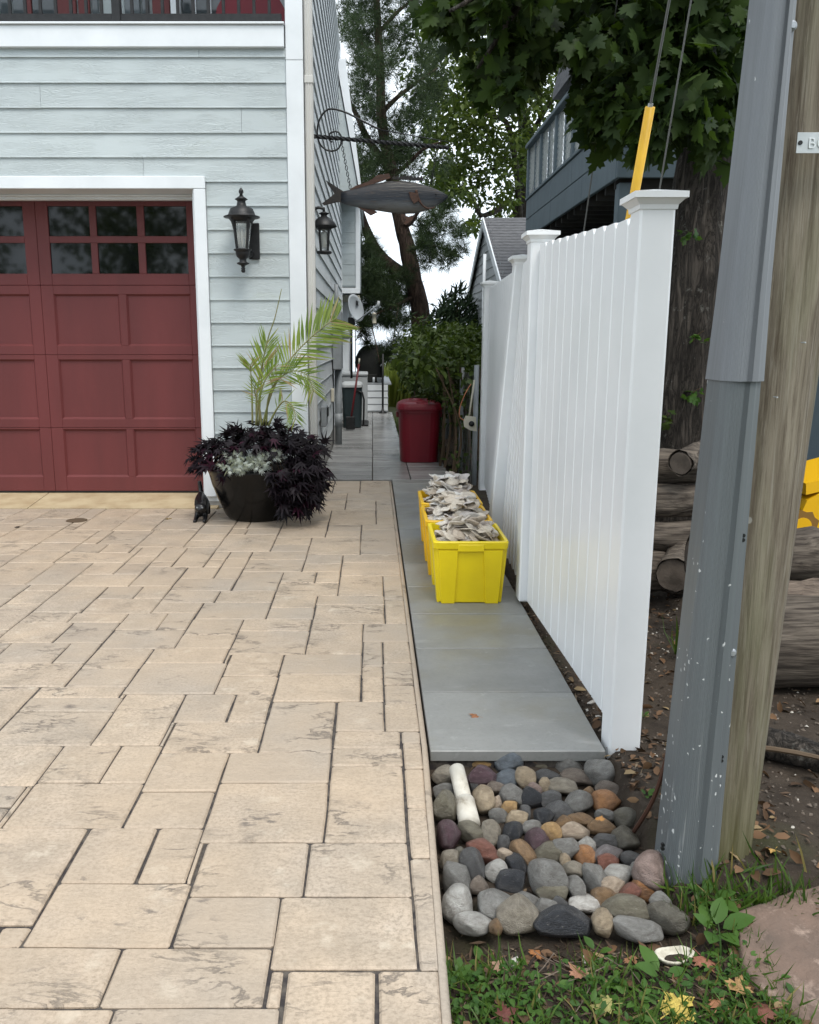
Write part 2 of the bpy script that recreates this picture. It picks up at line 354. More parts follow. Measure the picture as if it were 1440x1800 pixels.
def m_guard(name, base, spots):
    m, t, b = nodes(name); v = coords(t)
    c = mix(t, ramp(t, noisen(t, coords(t, (40, 40, 1.0)), 1.5, 4, .6), [(.3, 0), (.7, 1)]), base, tuple(q*1.25 for q in base))
    sz = t.nodes.new('ShaderNodeSeparateXYZ'); t.links.new(v, sz.inputs[0])
    for s_, thr, seed in ((34, .16, 0), (70, .2, 3), (17, .12, 7)):
        vo = t.nodes.new('ShaderNodeTexVoronoi'); vo.inputs['Scale'].default_value = s_
        t.links.new(mix(t, .03, coords(t, (1, 1, .75)), noisen(t, v, 40, 3), 'ADD'), vo.inputs['Vector'])
        sp = t.nodes.new('ShaderNodeSeparateColor'); t.links.new(vo.outputs['Color'], sp.inputs[0])
        on = math_(t, 'LESS_THAN', sp.outputs[seed % 3], ramp(t, sz.outputs['Z'], [(.0, spots), (.45, spots*.55), (.8, spots*.3), (1, spots*.08)]))
        k = math_(t, 'MULTIPLY', on, ramp(t, math_(t, 'DIVIDE', vo.outputs['Distance'], 1), [(thr, 1), (thr+.05, 0)]))
        c = mix(t, math_(t, 'MULTIPLY', k, .85), c, (.62, .63, .62))
    st = math_(t, 'MULTIPLY', ramp(t, noisen(t, coords(t, (85, 85, 2.2)), 1, 3, .6), [(.63, 0), (.67, 1)]), ramp(t, sz.outputs['Z'], [(.1, spots*1.2), (.55, 0)]))
    c = mix(t, math_(t, 'MULTIPLY', st, .8), c, (.55, .56, .55))
    setb(t, b, c, .42, .45); bumpn(t, b, noisen(t, coords(t, (60, 60, .5)), 2, 3), .12, .004); return m
M['guard_low'] = m_guard('grey_pvc_guard', (.10, .112, .117), .2)
M['guard_up'] = m_guard('grey_pvc_guard_upper', (.145, .155, .167), .05)
M['flag'] = mat('red_sandstone', (.195, .13, .098), .85, (.105, .078, .062), 5, bump=1., bscale=26, lo=.3, hi=.7, dirt=((.3, .22, .175), 11, .56), spec=.3)
M['shingle'] = mat('grey_roof_shingle', (.115, .115, .12), .85, (.07, .07, .075), 9, (1, 1, 6), bump=.5, bscale=40)
M['greysiding'] = mat('neighbour_siding', (.44, .46, .47), .6, (.38, .4, .41), 4)
M['grass'] = leafmat('grass_blades', (.03, .07, .012), (.075, .13, .022), .3, .45, (.2, .16, .06))
M['weed'] = leafmat('weed_leaves', (.035, .085, .018), (.07, .14, .025), .3, .5)
M['maple'] = leafmat('maple_leaves', (.014, .03, .008), (.042, .072, .014), .35, .6)
M['decid'] = leafmat('tree_leaves', (.04, .068, .018), (.11, .145, .035), .35, .5)
M['pine'] = leafmat('pine_needles', (.018, .034, .016), (.05, .075, .028), .2, .5)
M['cedar'] = leafmat('cedar_needles', (.018, .035, .02), (.045, .07, .035), .2, .5)
M['hedge'] = leafmat('hedge_leaves', (.025, .045, .01), (.065, .095, .02), .3, .45)
M['reed'] = leafmat('reed_blades', (.09, .12, .02), (.16, .18, .04), .35)
M['palm'] = leafmat('palm_leaflets', (.11, .18, .03), (.25, .32, .07), .4, .4, (.34, .26, .13))
M['vine'] = leafmat('purple_vine_leaves', (.006, .004, .006), (.014, .009, .013), .08, .55, (.03, .006, .016))
M['dusty'] = leafmat('silver_leaves', (.38, .42, .39), (.56, .6, .56), .2, .7)
M['red_flower'] = mat('red_blossom', (.6, .02, .05), .5)

# leaf batches ------------------------------------------------------------------
T_OV = (np.array([(0, 0, 0), (.45, .27, .09), (1, 0, -.08), (.45, -.27, .09)]), np.array([(0, 2, 1), (0, 3, 2)]))
T_O6 = (np.array([(0, 0, 0), (.28, .24, .07), (.68, .22, .06), (1, 0, -.08), (.68, -.22, .06), (.28, -.24, .07), (.5, 0, 0)]), np.array([(0, 6, 1), (1, 6, 2), (2, 6, 3), (3, 6, 4), (4, 6, 5), (5, 6, 0)]))
T_LN = (np.array([(0, 0, 0), (.4, .09, .03), (1, 0, -.05), (.4, -.09, .03)]), np.array([(0, 2, 1), (0, 3, 2)]))
T_ND = (np.array([(0, .018, 0), (0, -.018, 0), (1, 0, 0)]), np.array([(0, 1, 2)]))
T_BL = (np.array([(0, .03, 0), (0, -.03, 0), (.55, -.024, .06), (.55, .024, .06), (1, 0, -.05)]), np.array([(0, 1, 2), (0, 2, 3), (3, 2, 4)]))
def lobed(angs, lens, sinus, cx=.12, up=.1):
    pts = [(0, 0, 0)]
    out_ = []
    n = len(angs)
    for i in range(n):
        a = math.radians(angs[i]); l = lens[i]
        out_.append((cx+l*math.cos(a), l*math.sin(a), -.1*l))
        for d, f in ((9, .72),):
            pass
        if i < n-1:
            am = math.radians((angs[i]+angs[i+1])/2); out_.append((cx+sinus*math.cos(am), sinus*math.sin(am), up*.6))
    V = [(cx, 0, .0), (-.02, 0, 0)]+out_
    F = [(0, 1+i, 2+i) for i in range(len(out_))]+[(0, len(out_)+1, 1)]
    return np.array(V, float), np.array(F)
def maple_t():
    half = [(-.02, .06), (-.12, .30), (.02, .30), (.08, .46), (.2, .38), (.30, .40), (.30, .20), (.46, .34), (.52, .52), (.60, .40), (.70, .42), (.58, .17)]
    half = [(-.02, .05), (-.1, .3), (.03, .29), (.1, .5), (.24, .36), (.38, .58), (.45, .40), (.56, .42), (.48, .16), (.68, .22), (.74, .12), (1.0, 0)]
    o = [(0, 0)]+half+[(x, -y) for x, y in half[-2::-1]]
    V = [(.3, 0, 0)]+[(x, y, -.16*abs(y)-.08*max(0, x-.4)) for x, y in o]
    n = len(o); F = [(0, 1+i, 1+(i+1) % n) for i in range(n)]
    return np.array(V, float), np.array(F)
T_MP = maple_t()
T_VN = lobed((-75, -35, 0, 35, 75), (.5, .75, .95, .75, .5), .27)
T_DU = lobed((-80, -45, -18, 0, 18, 45, 80), (.4, .6, .8, .95, .8, .6, .4), .22)
def unit(a): return a/np.maximum(np.linalg.norm(a, axis=1, keepdims=True), 1e-9)
def leaves(c, d, n, s, tpl):
    tv, tf = tpl; d = unit(d); n = unit(n-d*(n*d).sum(1, keepdims=True)); w = np.cross(n, d); s = s[:, None, None]
    V = c[:, None]+s*(tv[None, :, :1]*d[:, None]+tv[None, :, 1:2]*w[:, None]+tv[None, :, 2:]*n[:, None])
    F = tf[None]+(np.arange(len(c))*len(tv))[:, None, None]
    return V.reshape(-1, 3), F.reshape(-1, 3)
def join(bs):
    V = []; F = []; k = 0
    for v, f in bs: V.append(v); F.append(f+k); k += len(v)
    return np.concatenate(V), np.concatenate(F)
def cloud(centers, radii, per, size, tpl, droop=.3, flat=.75, jitter=.35, upn=1.):
    c = np.repeat(np.array(centers, float), per, 0); r = np.repeat(np.array(radii, float), per)
    n_ = len(c); q = unit(rng.normal(size=(n_, 3)))*(rng.random((n_, 1))**.45)
    q[:, 2] *= flat; p = c+q*r[:, None]
    d = unit(q+rng.normal(size=(n_, 3))*.7); d[:, 2] -= droop
    nn = rng.normal(size=(n_, 3))*.6; nn[:, 2] += upn
    return leaves(p, d, nn, size*(1+rng.uniform(-jitter, jitter, n_)), tpl)
def limb(mb, pts, r0, r1, n=9, jit=.06):
    pts = [Vector(p) for p in pts]; P = []
    for i in range(len(pts)-1):
        for k in range(4):
            t_ = k/4; a = pts[max(i-1, 0)]; b = pts[i]; c = pts[i+1]; e = pts[min(i+2, len(pts)-1)]
            P.append(.5*((2*b)+(c-a)*t_+(2*a-5*b+4*c-e)*t_*t_+(3*b-a-3*c+e)*t_**3))
    P.append(pts[-1]); m = len(P)
    mb.tube(P, [r0+(r1-r0)*i/(m-1) for i in range(m)], n, True, jit)
# ================================================================== ground
def struct(o): o['kind'] = 'structure'; return o
struct(MB().box(-60, 60, -12, 33, -.5, -.16).build('ground', M['lawn']))
struct(MB().box(-1500, 1500, 33, 2600, -1.5, -.9).build('water', M['sea']))
def hgt(x, y):
    h = -.045+.035*(noise.noise((x*1.3, y*1.3, 0)))+.012*noise.noise((x*6, y*6, 3))
    bed = max(0, min(1, (.90-x)/.10)) * max(0, min(1, (y-1.86)/.1)) * max(0, min(1, (2.98-y)/.06))
    h -= .055*bed
    if x < .3: h -= .02
    if x > 1.15: h += .05*min(1, (x-1.15)/1.2)
    if x > .88 and y > 2.2: h = max(h, -.010+.008*noise.noise((x*9, y*9, 1))) if y < 3.3 else h
    h += .006*noise.noise((x*24, y*24, 7))
    if y > 2.95 and x < .9: h = min(h, -.04)
    return h
bm = MB(); xs = [.14+.03*i for i in range(49)]+[1.61+.12*i for i in range(1, 62)]; ys = [.7+.035*i for i in range(70)]+[3.15+.11*i for i in range(1, 90)]
bm.add([(x, y, hgt(x, y) if not (x < .9 and y > 2.96) else -.07) for y in ys for x in xs], [(j*len(xs)+i, j*len(xs)+i+1, (j+1)*len(xs)+i+1, (j+1)*len(xs)+i) for j in range(len(ys)-1) for i in range(len(xs)-1)])
struct(bm.build('soil_ground', M['soil'], smooth=True))
# driveway: a dark joint bed carrying one stamped stone per object
DX, DY, DG = -3.75, 1.30, .02
STONES = [161,180,71,82,161,180,53,71,180,193,53,77,178,193,40,53,162,178,40,53,175,193,26,40,162,175,30,40,156,175,20,30,129,140,71,85,140,148,71,85,129,148,57,71,148,161,68,82,148,161,57,68,128,143,34,57,143,154,43,57,154,161,43,57,143,162,30,43,185,197,142,156,171,185,133,156,166,185,120,133,166,185,105,120,166,180,82,105,180,190,91,105,152,171,133,150,171,191,173,182,171,191,156,173,177,191,182,204,158,171,170,182,158,171,160,170,158,169,196,209,169,177,196,209,158,177,182,196,133,153,109,127,133,152,127,137,119,133,124,137,119,133,113,124,119,138,137,151,134,147,85,109,147,158,95,109,158,166,95,109,148,166,82,95,114,133,107,113,114,134,100,107,114,134,85,100,153,166,109,119,138,152,147,160,138,152,137,147,138,158,160,175,119,130,151,165,130,138,151,165,177,197,221,232,177,197,204,221,164,177,219,232,164,177,209,219,164,183,232,260,183,197,273,284,183,197,232,273,169,183,271,284,169,183,260,271,169,189,284,315,189,197,296,314,189,197,284,296,175,189,315,338,175,197,338,359,181,197,359,397,167,181,359,397,158,175,315,338,125,136,201,215,136,144,201,214,125,144,187,201,144,158,187,209,141,158,175,187,125,141,175,187,125,138,165,175,119,130,215,243,117,130,266,282,117,130,243,254,117,130,254,266,130,150,237,265,144,164,209,225,144,164,225,237,150,164,247,260,150,164,237,247,150,169,260,289,136,150,276,300,137,150,265,276,99,117,244,273,98,117,273,296,105,116,179,192,116,125,179,192,105,125,165,179,91,102,206,221,102,111,206,220,91,111,192,206,91,105,166,192,77,88,235,249,88,99,235,249,77,102,221,235,78,91,194,221,82,98,272,303,83,99,249,272,66,82,273,318,96,111,127,141,111,119,127,141,96,119,113,127,106,119,141,157,91,106,141,157,193,197,63,76,193,197,49,63,193,197,26,49,191,197,178,204,191,197,156,178,190,197,91,104,188,197,0,26,139,158,10,20,177,188,10,26,158,177,13,20,128,139,20,34,139,156,20,30,175,177,20,26,139,143,30,34,161,162,43,53,115,128,46,63,128,129,57,70,115,128,63,70,115,129,70,85,96,115,75,85,193,197,76,86,180,193,77,84,180,193,84,91,96,114,85,92,147,148,85,95,193,197,86,91,96,114,92,113,190,197,104,114,185,190,105,118,133,134,107,109,80,96,110,123,190,197,114,127,185,190,118,125,153,166,119,133,80,96,123,141,185,190,125,142,152,153,127,133,190,197,127,142,80,91,141,151,152,171,150,160,80,91,151,174,61,80,153,166,91,104,157,166,104,119,157,165,104,105,165,166,61,80,166,179,80,91,174,187,61,80,179,194,80,91,187,194,42,61,192,215,111,125,192,215,61,78,194,221,136,144,214,227,42,61,215,232,111,119,215,222,130,136,215,225,102,111,220,230,61,77,221,238,111,119,222,243,130,136,225,237,136,144,227,237,102,111,230,244,42,61,232,249,99,102,235,244,29,42,238,251,61,77,238,251,111,117,243,244,42,61,249,272,77,83,249,259,29,42,251,268,61,77,251,264,77,83,259,272,16,29,260,273,61,77,264,273,130,137,265,276,29,42,268,285,42,61,272,279,77,82,272,273,98,99,272,273,16,29,273,280,61,66,273,286,130,136,276,293,42,61,279,296,16,29,280,297,117,130,282,292,29,42,285,308,61,66,286,296,150,169,289,302,0,16,290,303,117,130,292,299,130,136,293,310,42,59,296,318,59,66,296,318,98,117,296,306,16,29,297,304,117,130,299,306,136,150,300,318,150,169,302,315,0,16,303,318,82,98,303,318,16,29,304,318,98,117,306,313,117,130,306,313,29,42,308,318,130,136,310,318,98,109,313,318,109,130,313,318,189,197,314,327,150,158,315,318,189,197,327,338,158,175,338,345,158,175,345,359,158,167,359,382,158,167,382,397]
bm = MB(); bm.box(-8, .15, .3, 3.0, -.16, -.0085); bm.box(-8, .195, 3.001, 7.68, -.16, -.0085); bm.box(-.585, .195, 7.681, 9.24, -.16, -.0085)
drive = struct(bm.build('driveway', M['mortar']))
lip = MB()
lp = [(.155, -.011), (.178, -.004), (.196, -.004), (.206, -.012), (.2085, -.03), (.2085, -.17), (.155, -.17)]
for k in range(46):
    pass
def EO(y): return .030*max(0, min(1.2, (3.0-y)/1.35))
def stone_mesh(x0, x1, y0, y1, parent):
    wob = lambda a: random.uniform(-a, a)
    w, h = x1-x0, y1-y0; g = .0032
    g2 = g+random.uniform(-.001, .0025)
    x0 += g2; x1 -= g2; y0 += g; y1 -= g
    nx, ny = max(2, int(w/.09)), max(2, int(h/.09)); j = .0022
    R = []
    cr = min(.006, w*.1, h*.1)
    for i in range(nx): R.append((x0+cr+(x1-x0-2*cr)*i/(nx-1), y0+wob(j)))
    for i in range(ny): R.append((x1+wob(j), y0+cr+(y1-y0-2*cr)*i/(ny-1)))
    for i in range(nx): R.append((x1-cr-(x1-x0-2*cr)*i/(nx-1), y1+wob(j)))
    for i in range(ny): R.append((x0+wob(j), y1-cr-(y1-y0-2*cr)*i/(ny-1)))
    R = [(min(x, .1855-EO(y)) if x > .1 else x, y) for x, y in R]
    cx, cy = (x0+x1)/2, (y0+y1)/2; n = len(R); tz = random.uniform(-.0015, .0015)
    V = [(x, y, -.02) for x, y in R]+[(x, y, -.0055+tz) for x, y in R]
    ins = .006
    V += [(x+(ins if x < cx else -ins) if abs(x-cx) > w*.3 else x, y+(ins if y < cy else -ins) if abs(y-cy) > h*.3 else y, tz) for x, y in R]
    F = [(a*n+k, a*n+(k+1) % n, (a+1)*n+(k+1) % n, (a+1)*n+k) for a in (0, 1) for k in range(n)]+[tuple(2*n+k for k in range(n))]
    return mesh('stone', V, F, M['stone'], parent)
for k in range(0, len(STONES), 4):
    a = STONES[k:k+4]; stone_mesh(DX+a[0]*DG, .1885 if a[1] >= 196 else DX+a[1]*DG, DY+a[2]*DG, DY+a[3]*DG, drive)
for x in range(12):                       # left of and below the frame
    for y in range(12):
        stone_mesh(-7.9+x*.345, -7.9+(x+1)*.345, 1.3+y*.53, 1.3+(y+1)*.53, drive) if y > 3 and x > 6 and x < 12 else None
stone_mesh(-1.2, -.4, .5, 1.3, drive); stone_mesh(-.4, .207, .5, 1.3, drive)
bm = MB(); pf = [(.1860, -.17), (.1860, -.0022), (.189, -.0004), (.201, -.0022), (.2065, -.008), (.2092, -.017), (.2095, -.17)]; yy = [.3+.1*k for k in range(28)]+[3.1+.6*k for k in range(10)]+[9.24]; n = len(pf)
bm.add([(x-EO(y), y, z) for y in yy for x, z in pf], [(i*n+k, i*n+(k+1) % n, (i+1)*n+(k+1) % n, (i+1)*n+k) for i in range(len(yy)-1) for k in range(n)]+[tuple(range(n)), tuple((len(yy)-1)*n+k for k in range(n))])
bm.build('slab_edge', M['stone'], drive, True)
ap = struct(MB().box(-8, -1.0, 7.66, 8.4, -.2, -.02).build('apron', M['apron']))
for x0, x1 in ((-7.9, -5.9), (-5.9, -4.9), (-4.9, -3.16), (-3.16, -1.42)):
    y0, y1 = 7.672, 8.35
    q = MB().add([(x0+.004, y0, -.03), (x1-.004, y0, -.03), (x1-.004, y1, .02), (x0+.004, y1, .02), (x0+.004, y0, .002), (x1-.004, y0, .002), (x1-.004, y1, .062), (x0+.004, y1, .062)],
                 [(0, 1, 2, 3), (4, 5, 6, 7), (0, 1, 5, 4), (1, 2, 6, 5), (2, 3, 7, 6), (3, 0, 4, 7)])
    q.build('slab', M['apron'], ap)
# footpath of grey slabs, then the wet two-column patio beside the house
fp = struct(MB().box(.216, .866, 2.96, 9.2, -.12, -.03).build('footpath', M['mortar']))
js = [2.945, 3.495, 4.035, 4.583, 5.123, 5.687, 6.255, 6.813, 7.37, 7.93, 8.5, 9.05, 9.33]
for a, b in zip(js, js[1:]):
    MB().box(.2165, .869+random.uniform(-.002, .002), a+.0035, b-.0035, -.042, .001+random.uniform(-.001, .001), .003).build('paver', M['slab'], fp)
pt = struct(MB().box(-.585, .4, 9.26, 19, -.12, -.03).build('patio', M['mortar']))
js = [9.33, 9.66, 9.98, 10.34, 10.71, 11.03, 11.35, 11.68, 12.0, 12.36, 12.71, 13.04, 13.36, 13.71, 14.06, 14.36, 14.65, 15.0, 15.35, 15.7, 16.05, 16.4, 16.75, 17.1, 17.5, 18.0, 18.5]
for a, b in zip(js, js[1:]):
    for x0, x1 in ((-.575, -.005), (.005, .42), (.43, .88)):
        if x0 > .4 and b > 10.8: continue
        MB().box(x0, x1, a+.004, b-.004, -.05, .001+random.uniform(-.0015, .0015), .003).build('paver', M['wetslab'], pt)
# ================================================================== the house
YW, YD, XC = 7.75, 8.2, -.58
house = thing('house', 'pale blue grey lap sided house with red garage door and white trim', 'house', (-2.5, YW, 0))
def hp(name, m, *b, parent=None, ch=.004):
    q = MB()
    for i in range(0, len(b), 6): q.box(*b[i:i+6], ch)
    return q.build(name, m, parent or house)
hp('wall', M['white'], -1.53, -.62, YW+.012, 8.1, .05, 3.9, -7, -.62, YW+.012, 8.1, 2.90, 3.9, -7.2, -.62, 8.1, 9.2, 2.95, 3.85, ch=0)
hp('side_wall', M['white'], -4.0, -.60, 8.4, 9.5, .3, 3.86, -4.0, -.60, 9.51, 20, .3, 6.75, -1.4, -.60, 8.12, 8.39, .3, 3.86, -.70, -.60, YW+.17, 9.31, 4.09, 6.75, ch=0)
hp('foundation', M['concrete'], -.66, -.597, 7.80, 17.0, -.1, .29, -1.53, -.60, YW+.02, YW+.2, -.05, .16, ch=.004)
# lap siding, one board per object
def board(x0, x1, z, e=.197, y=YW, name='siding_board', m=None):
    dz = random.uniform(-.0015, .0015); g = .0012
    P = [(y-.017, z+dz), (y-.0005, z+.004+dz), (y+.006, z+e+.012), (y-.003, z+e+.012), (y-.0145, z+.012+dz), (y-.017, z+.009+dz)]
    V = [(x, a, b) for x in (x0+g, x1-g) for a, b in P]; n = len(P)
    F = [(k, (k+1) % n, (k+1) % n+n, k+n) for k in range(n)]+[tuple(range(n)), tuple(range(n, 2*n))[::-1]]
    return mesh(name, V, F, m or M['siding'], house)
zs = [3.826-.197*k for k in range(0, 20)]
J = {1: [], 2: [-2.80], 3: [-1.11, -4.6], 4: [-3.9], 5: [-1.96], 0: [-1.45]}
for k, z in enumerate(zs):
    if z < .0: break
    x0 = -6.9 if z > 2.75 else -1.432
    xs_ = [x0]+sorted(J.get(k, []))+[-.727]
    e = .062 if k == 0 else .197
    for a, b in zip(xs_, xs_[1:]): board(a, b, max(z, .14), e=e)
# trims
hp('fascia', M['white'], -7, -.722, YW-.05, YW+.3, 3.895, 4.06, .004)if False else hp('fascia', M['white'], -7, -.735, YW-.05, YW+.3, 3.897, 4.062)
hp('drip_edge', M['white'], -7, -.730, YW-.07, YW+.32, 4.066, 4.084)
hp('corner_trim', M['white'], -.725, -.580, YW-.03, YW+.06, .12, 3.80, -.725, -.580, YW-.03, YW+.06, 3.803, 7.2)
hp('side_corner_trim', M['white'], -.600, -.576, YW+.062, YW+.16, .12, 7.2)
hp('garage_trim', M['white'], -1.537, -1.435, YW-.035, YW+.02, .1, 2.781, -7, -1.435, YW-.035, YW+.02, 2.784, 2.886)
hp('jamb', M['white'], -1.56, -1.539, YW+.022, YD+.05, .05, 2.80, -7, -1.56, YW+.022, YD-.02, 2.79, 2.83)
# stepped door stop under the header
hp('door_stop', M['white'], -7, -1.56, YD-.16, YD-.1, 2.775, 2.789, -7, -1.56, YD-.1, YD-.03, 2.752, 2.789)
gd = hp('garage_door', M['door'], -7, -1.55, YD+.032, YD+.06, .068, 2.82, ch=0)
def dbox(name, *b, m='door'):
    q = MB(); q.box(*b, .006); return q.build(name, M[m], gd)
secs = [(.07, .683), (.686, 1.373), (1.376, 2.010), (2.013, 2.82)]
rows = [(.21, .67), (.77, 1.33), (1.46, 1.93)]
for si in range(3):
    o = -1.5*si
    px = [(-2.975+o, -2.368+o), (-2.299+o, -1.700+o)]
    wx = [(-2.978+o, -2.6+o), (-2.537+o, -2.164+o), (-2.096+o, -1.707+o)]
    xl, xr = -3.09+o, -1.59+o
    if si == 0: xr = -1.55
    for (z0, z1), (a, b) in zip(secs[:3], rows):
        f = MB()
        f.box(xl+.001, px[0][0], YD, YD+.03, z0, z1, .003); f.box(px[1][1], xr-.001, YD, YD+.03, z0, z1, .003)
        f.box(px[0][1], px[1][0], YD, YD+.03, a, b, .003)
        f.box(px[0][0], px[1][1], YD, YD+.03, z0, a, .003); f.box(px[0][0], px[1][1], YD, YD+.03, b, z1, .003)
        f.build('door_frame', M['door'], gd)
        for x0, x1 in px:                                    # recessed panel with a sloping moulding
            q = MB(); e = .016
            q.add([(x0, YD+.003, a), (x1, YD+.003, a), (x1, YD+.003, b), (x0, YD+.003, b), (x0+e, YD+.0215, a+e), (x1-e, YD+.0215, a+e), (x1-e, YD+.0215, b-e), (x0+e, YD+.0215, b-e)],
                  [(0, 1, 5, 4), (1, 2, 6, 5), (2, 3, 7, 6), (3, 0, 4, 7), (4, 5, 6, 7)])
            q.build('panel', M['door'], gd)
    z0, z1 = secs[3]; f = MB()
    f.box(xl+.001, wx[0][0], YD, YD+.03, z0, z1, .003); f.box(wx[2][1], xr-.001, YD, YD+.03, z0, z1, .003)
    f.box(wx[0][0], wx[2][1], YD, YD+.03, z0, 2.116, .003); f.box(wx[0][0], wx[2][1], YD, YD+.03, 2.714, z1, .003)
    f.box(wx[0][0], wx[2][1], YD+.002, YD+.03, 2.39, 2.45, .003)
    for za, zb in ((2.116, 2.39), (2.45, 2.714)):
        f.box(wx[0][1], wx[1][0], YD+.002, YD+.03, za, zb, .003); f.box(wx[1][1], wx[2][0], YD+.002, YD+.03, za, zb, .003)
        for x0, x1 in wx: MB().box(x0, x1, YD+.018, YD+.026, za, zb).build('pane', M['glass'], gd)
    f.build('window_frame', M['door'], gd)
hp('bottom_seal', M['black'], -7, -1.55, YD+.004, YD+.03, .055, .068, ch=0)
# balcony over the garage
bal = hp('balcony_railing', M['black'], -7, -.76, YW+.015, YW+.065, 4.108, 4.172)
for x in (-6.3, -4.22, -2.13): MB().box(x-.035, x+.035, YW+.0, YW+.07, 4.086, 5.3, .004).build('post', M['black'], bal)
MB().box(-7, -.76, YW+.015, YW+.065, 5.18, 5.23, .006).build('handrail', M['black'], bal)
for k in range(40):
    x = -.86-.127*k
    if min(abs(x-q) for q in (-6.3, -4.22, -2.13)) < .06: continue
    MB().box(x-.0125, x+.0125, YW+.028, YW+.052, 4.173, 5.18, .002).build('baluster', M['black'], bal)
hp('balcony_floor', M['white'], -7, -.62, YW+.31, 9.2, 3.87, 4.06)
hp('added_porch_ceiling', M['white'], -7.2, -.62, YW-.2, 9.5, 6.3, 6.45)  # unseen ceiling, added to keep light off the balcony wall
bw = hp('upper_wall', M['siding'], -7, -.62, 9.32, 9.5, 4.06, 7.2)
def uw(name, m, u0, u1, y0=9.27, y1=9.31, z0=4.1, z1=6.2):
    MB().box(at(u0, 20, y0).x, at(u1, 20, y0).x, y0, y1, z0, z1, .006).build(name, M[m], bw)
for u0, u1 in ((-60, -5), (0, 18), (23, 47), (57, 98), (162, 173), (219, 246), (250, 262)): uw('pane', 'winglass', u0, u1)
for u0, u1 in ((100, 134), (138, 158), (268, 299), (47, 56)): uw('red_door_panel', 'door', u0, u1)
uw('white_post', 'white', 300, 316, 9.18, 9.26)
uw('pane', 'winglass', 320, 398)
for u in (344, 371): uw('muntin', 'white', u-1, u+1, 9.25, 9.268)
for z in (4.55, 4.85): MB().box(at(320, 20, 9.25).x, at(398, 20, 9.25).x, 9.24, 9.266, z-.01, z+.01).build('muntin', M['white'], bw)
q = MB(); q.prism([(-1.55, 4.1), (-.85, 4.1), (-.85, 4.62)]+[(-1.2+.35*math.cos(a), 4.62+.3*math.sin(a)) for a in [PI*k/10 for k in range(1, 10)]]+[(-1.55, 4.62)], 9.2, 9.27, 1)
q.build('arched_red_panel', M['binred'], bw)
# side wall boards
for k in range(33):
    z = .262+.197*k; e = .197; x = XC-.012
    for y0, y1 in (((7.92, 12.1 if k % 3 else 10.4), (12.1 if k % 3 else 10.4, 16.45)) if z < 6.6 else ()):
        g = .001; P = [(x+.021, z), (x+.0005, z+.004), (x-.004, z+e+.012), (x+.003, z+e+.012), (x+.0185, z+.012), (x+.021, z+.008)]
        V = [(a, yy, b) for yy in (y0+g, y1-g) for a, b in P]; n = 6
        F = [(i, (i+1) % n, (i+1) % n+n, i+n) for i in range(n)]+[tuple(range(n)), tuple(range(n, 2*n))[::-1]]
        mesh('side_siding_board', V, F, M['siding_side'], house)
hp('rear_trim', M['white'], -.60, -.565, 16.46, 16.6, .25, 6.7)
# downspout by the corner
q = MB(); x0 = -.572
pf = [(x0, YW+.0), (x0+.012, YW-.012), (x0+.022, YW-.004), (x0+.034, YW-.012), (x0+.046, YW-.004), (x0+.058, YW-.012), (x0+.07, YW+.0), (x0+.07, YW+.075), (x0, YW+.075)]
q.prism(pf, .12, 3.66, 2); q.prism([(a+(.003 if a > x0+.03 else -.003)*0, b) for a, b in pf], 3.66, 7.2, 2); q.box(x0-.002, x0+.073, YW-.015, YW+.08, 3.63, 3.69, .003)
q.build('downspout', mat('downspout_paint', (.55, .54, .51), .45), house)
# set-out rear wing with a sloping rake
wing = hp('rear_wing', M['siding'], -.58, -.245, 16.5, 21, 2.5, 4.25)
for k in range(9): MB().box(-.57, -.30, 16.482, 16.499, 2.52+.19*k, 2.52+.19*(k+1)-.004, .003).build('siding_board', M['siding'], wing)
MB().box(-.315, -.235, 16.46, 16.52, 2.48, 4.2, .004).build('corner_trim', M['white'], wing)
MB().box(-.58, -.235, 16.45, 16.53, 2.38, 2.479, .004).build('skirt_trim', M['white'], wing)
q = MB(); q.add([(-.19, 15.7, 4.1), (-.235, 15.7, 4.1), (-.62, 15.7, 6.2), (-.46, 15.7, 6.2), (-.19, 21, 4.1), (-.235, 21, 4.1), (-.62, 21, 6.2), (-.46, 21, 6.2)], [(0, 1, 2, 3), (4, 5, 6, 7), (0, 3, 7, 4), (1, 2, 6, 5), (0, 1, 5, 4), (3, 2, 6, 7)])
q.build('rake_board', M['white'], wing)
q = MB(); q.prism([(-.60, 4.0), (-.25, 4.0), (-.262, 4.15), (-.60, 5.98)], 15.74, 21, 1); q.build('gable_panel', M['siding'], wing)
MB().box(-.6, -.47, 17.2, 20, -.1, 2.38, .004).build('pilaster', M['white'], wing)
MB().box(-.60, -.25, 16.9, 20, 2.26, 2.37, .004).build('soffit', M['beige'], wing)
# ------------------------------------------------------------------ services on the side wall
em = thing('electric_meter', 'grey electric meter box and conduit on the side wall', 'meter', (-.5, 12.6, 0))
MB().box(-.572, -.44, 12.35, 12.85, 1.1, 1.92, .012).build('meter_box', M['greyplastic'], em)
MB().tube([(-.43, 12.6, 1.62), (-.33, 12.6, 1.62)], .085, 16).build('meter_dial', M['acwhite'], em, True)
q = MB(); q.tube([(-.50, 12.6, 1.1), (-.50, 12.6, -.02)], .05, 12); MB().tube([(-.50, 12.6, .46), (-.50, 12.6, .26)], .056, 12).build('coupling', M['greyplastic'], em, True); MB().tube([(-.52, 12.62, 1.9), (-.52, 12.62, 2.3)], .03, 8).build('riser_pipe', M['greyplastic'], em, True)
q.build('conduit_pipe', M['greyplastic'], em, True)
q = MB()
for s in (0, .03): q.tube([(-.555, 11.9+s*2, 1.25), (-.54, 11.95+s, .95), (-.548, 11.9, .75), (-.545, 11.93+s*3, .45), (-.55, 11.88, .1)], .007, 6)
q.build('cable', M['black'], em)
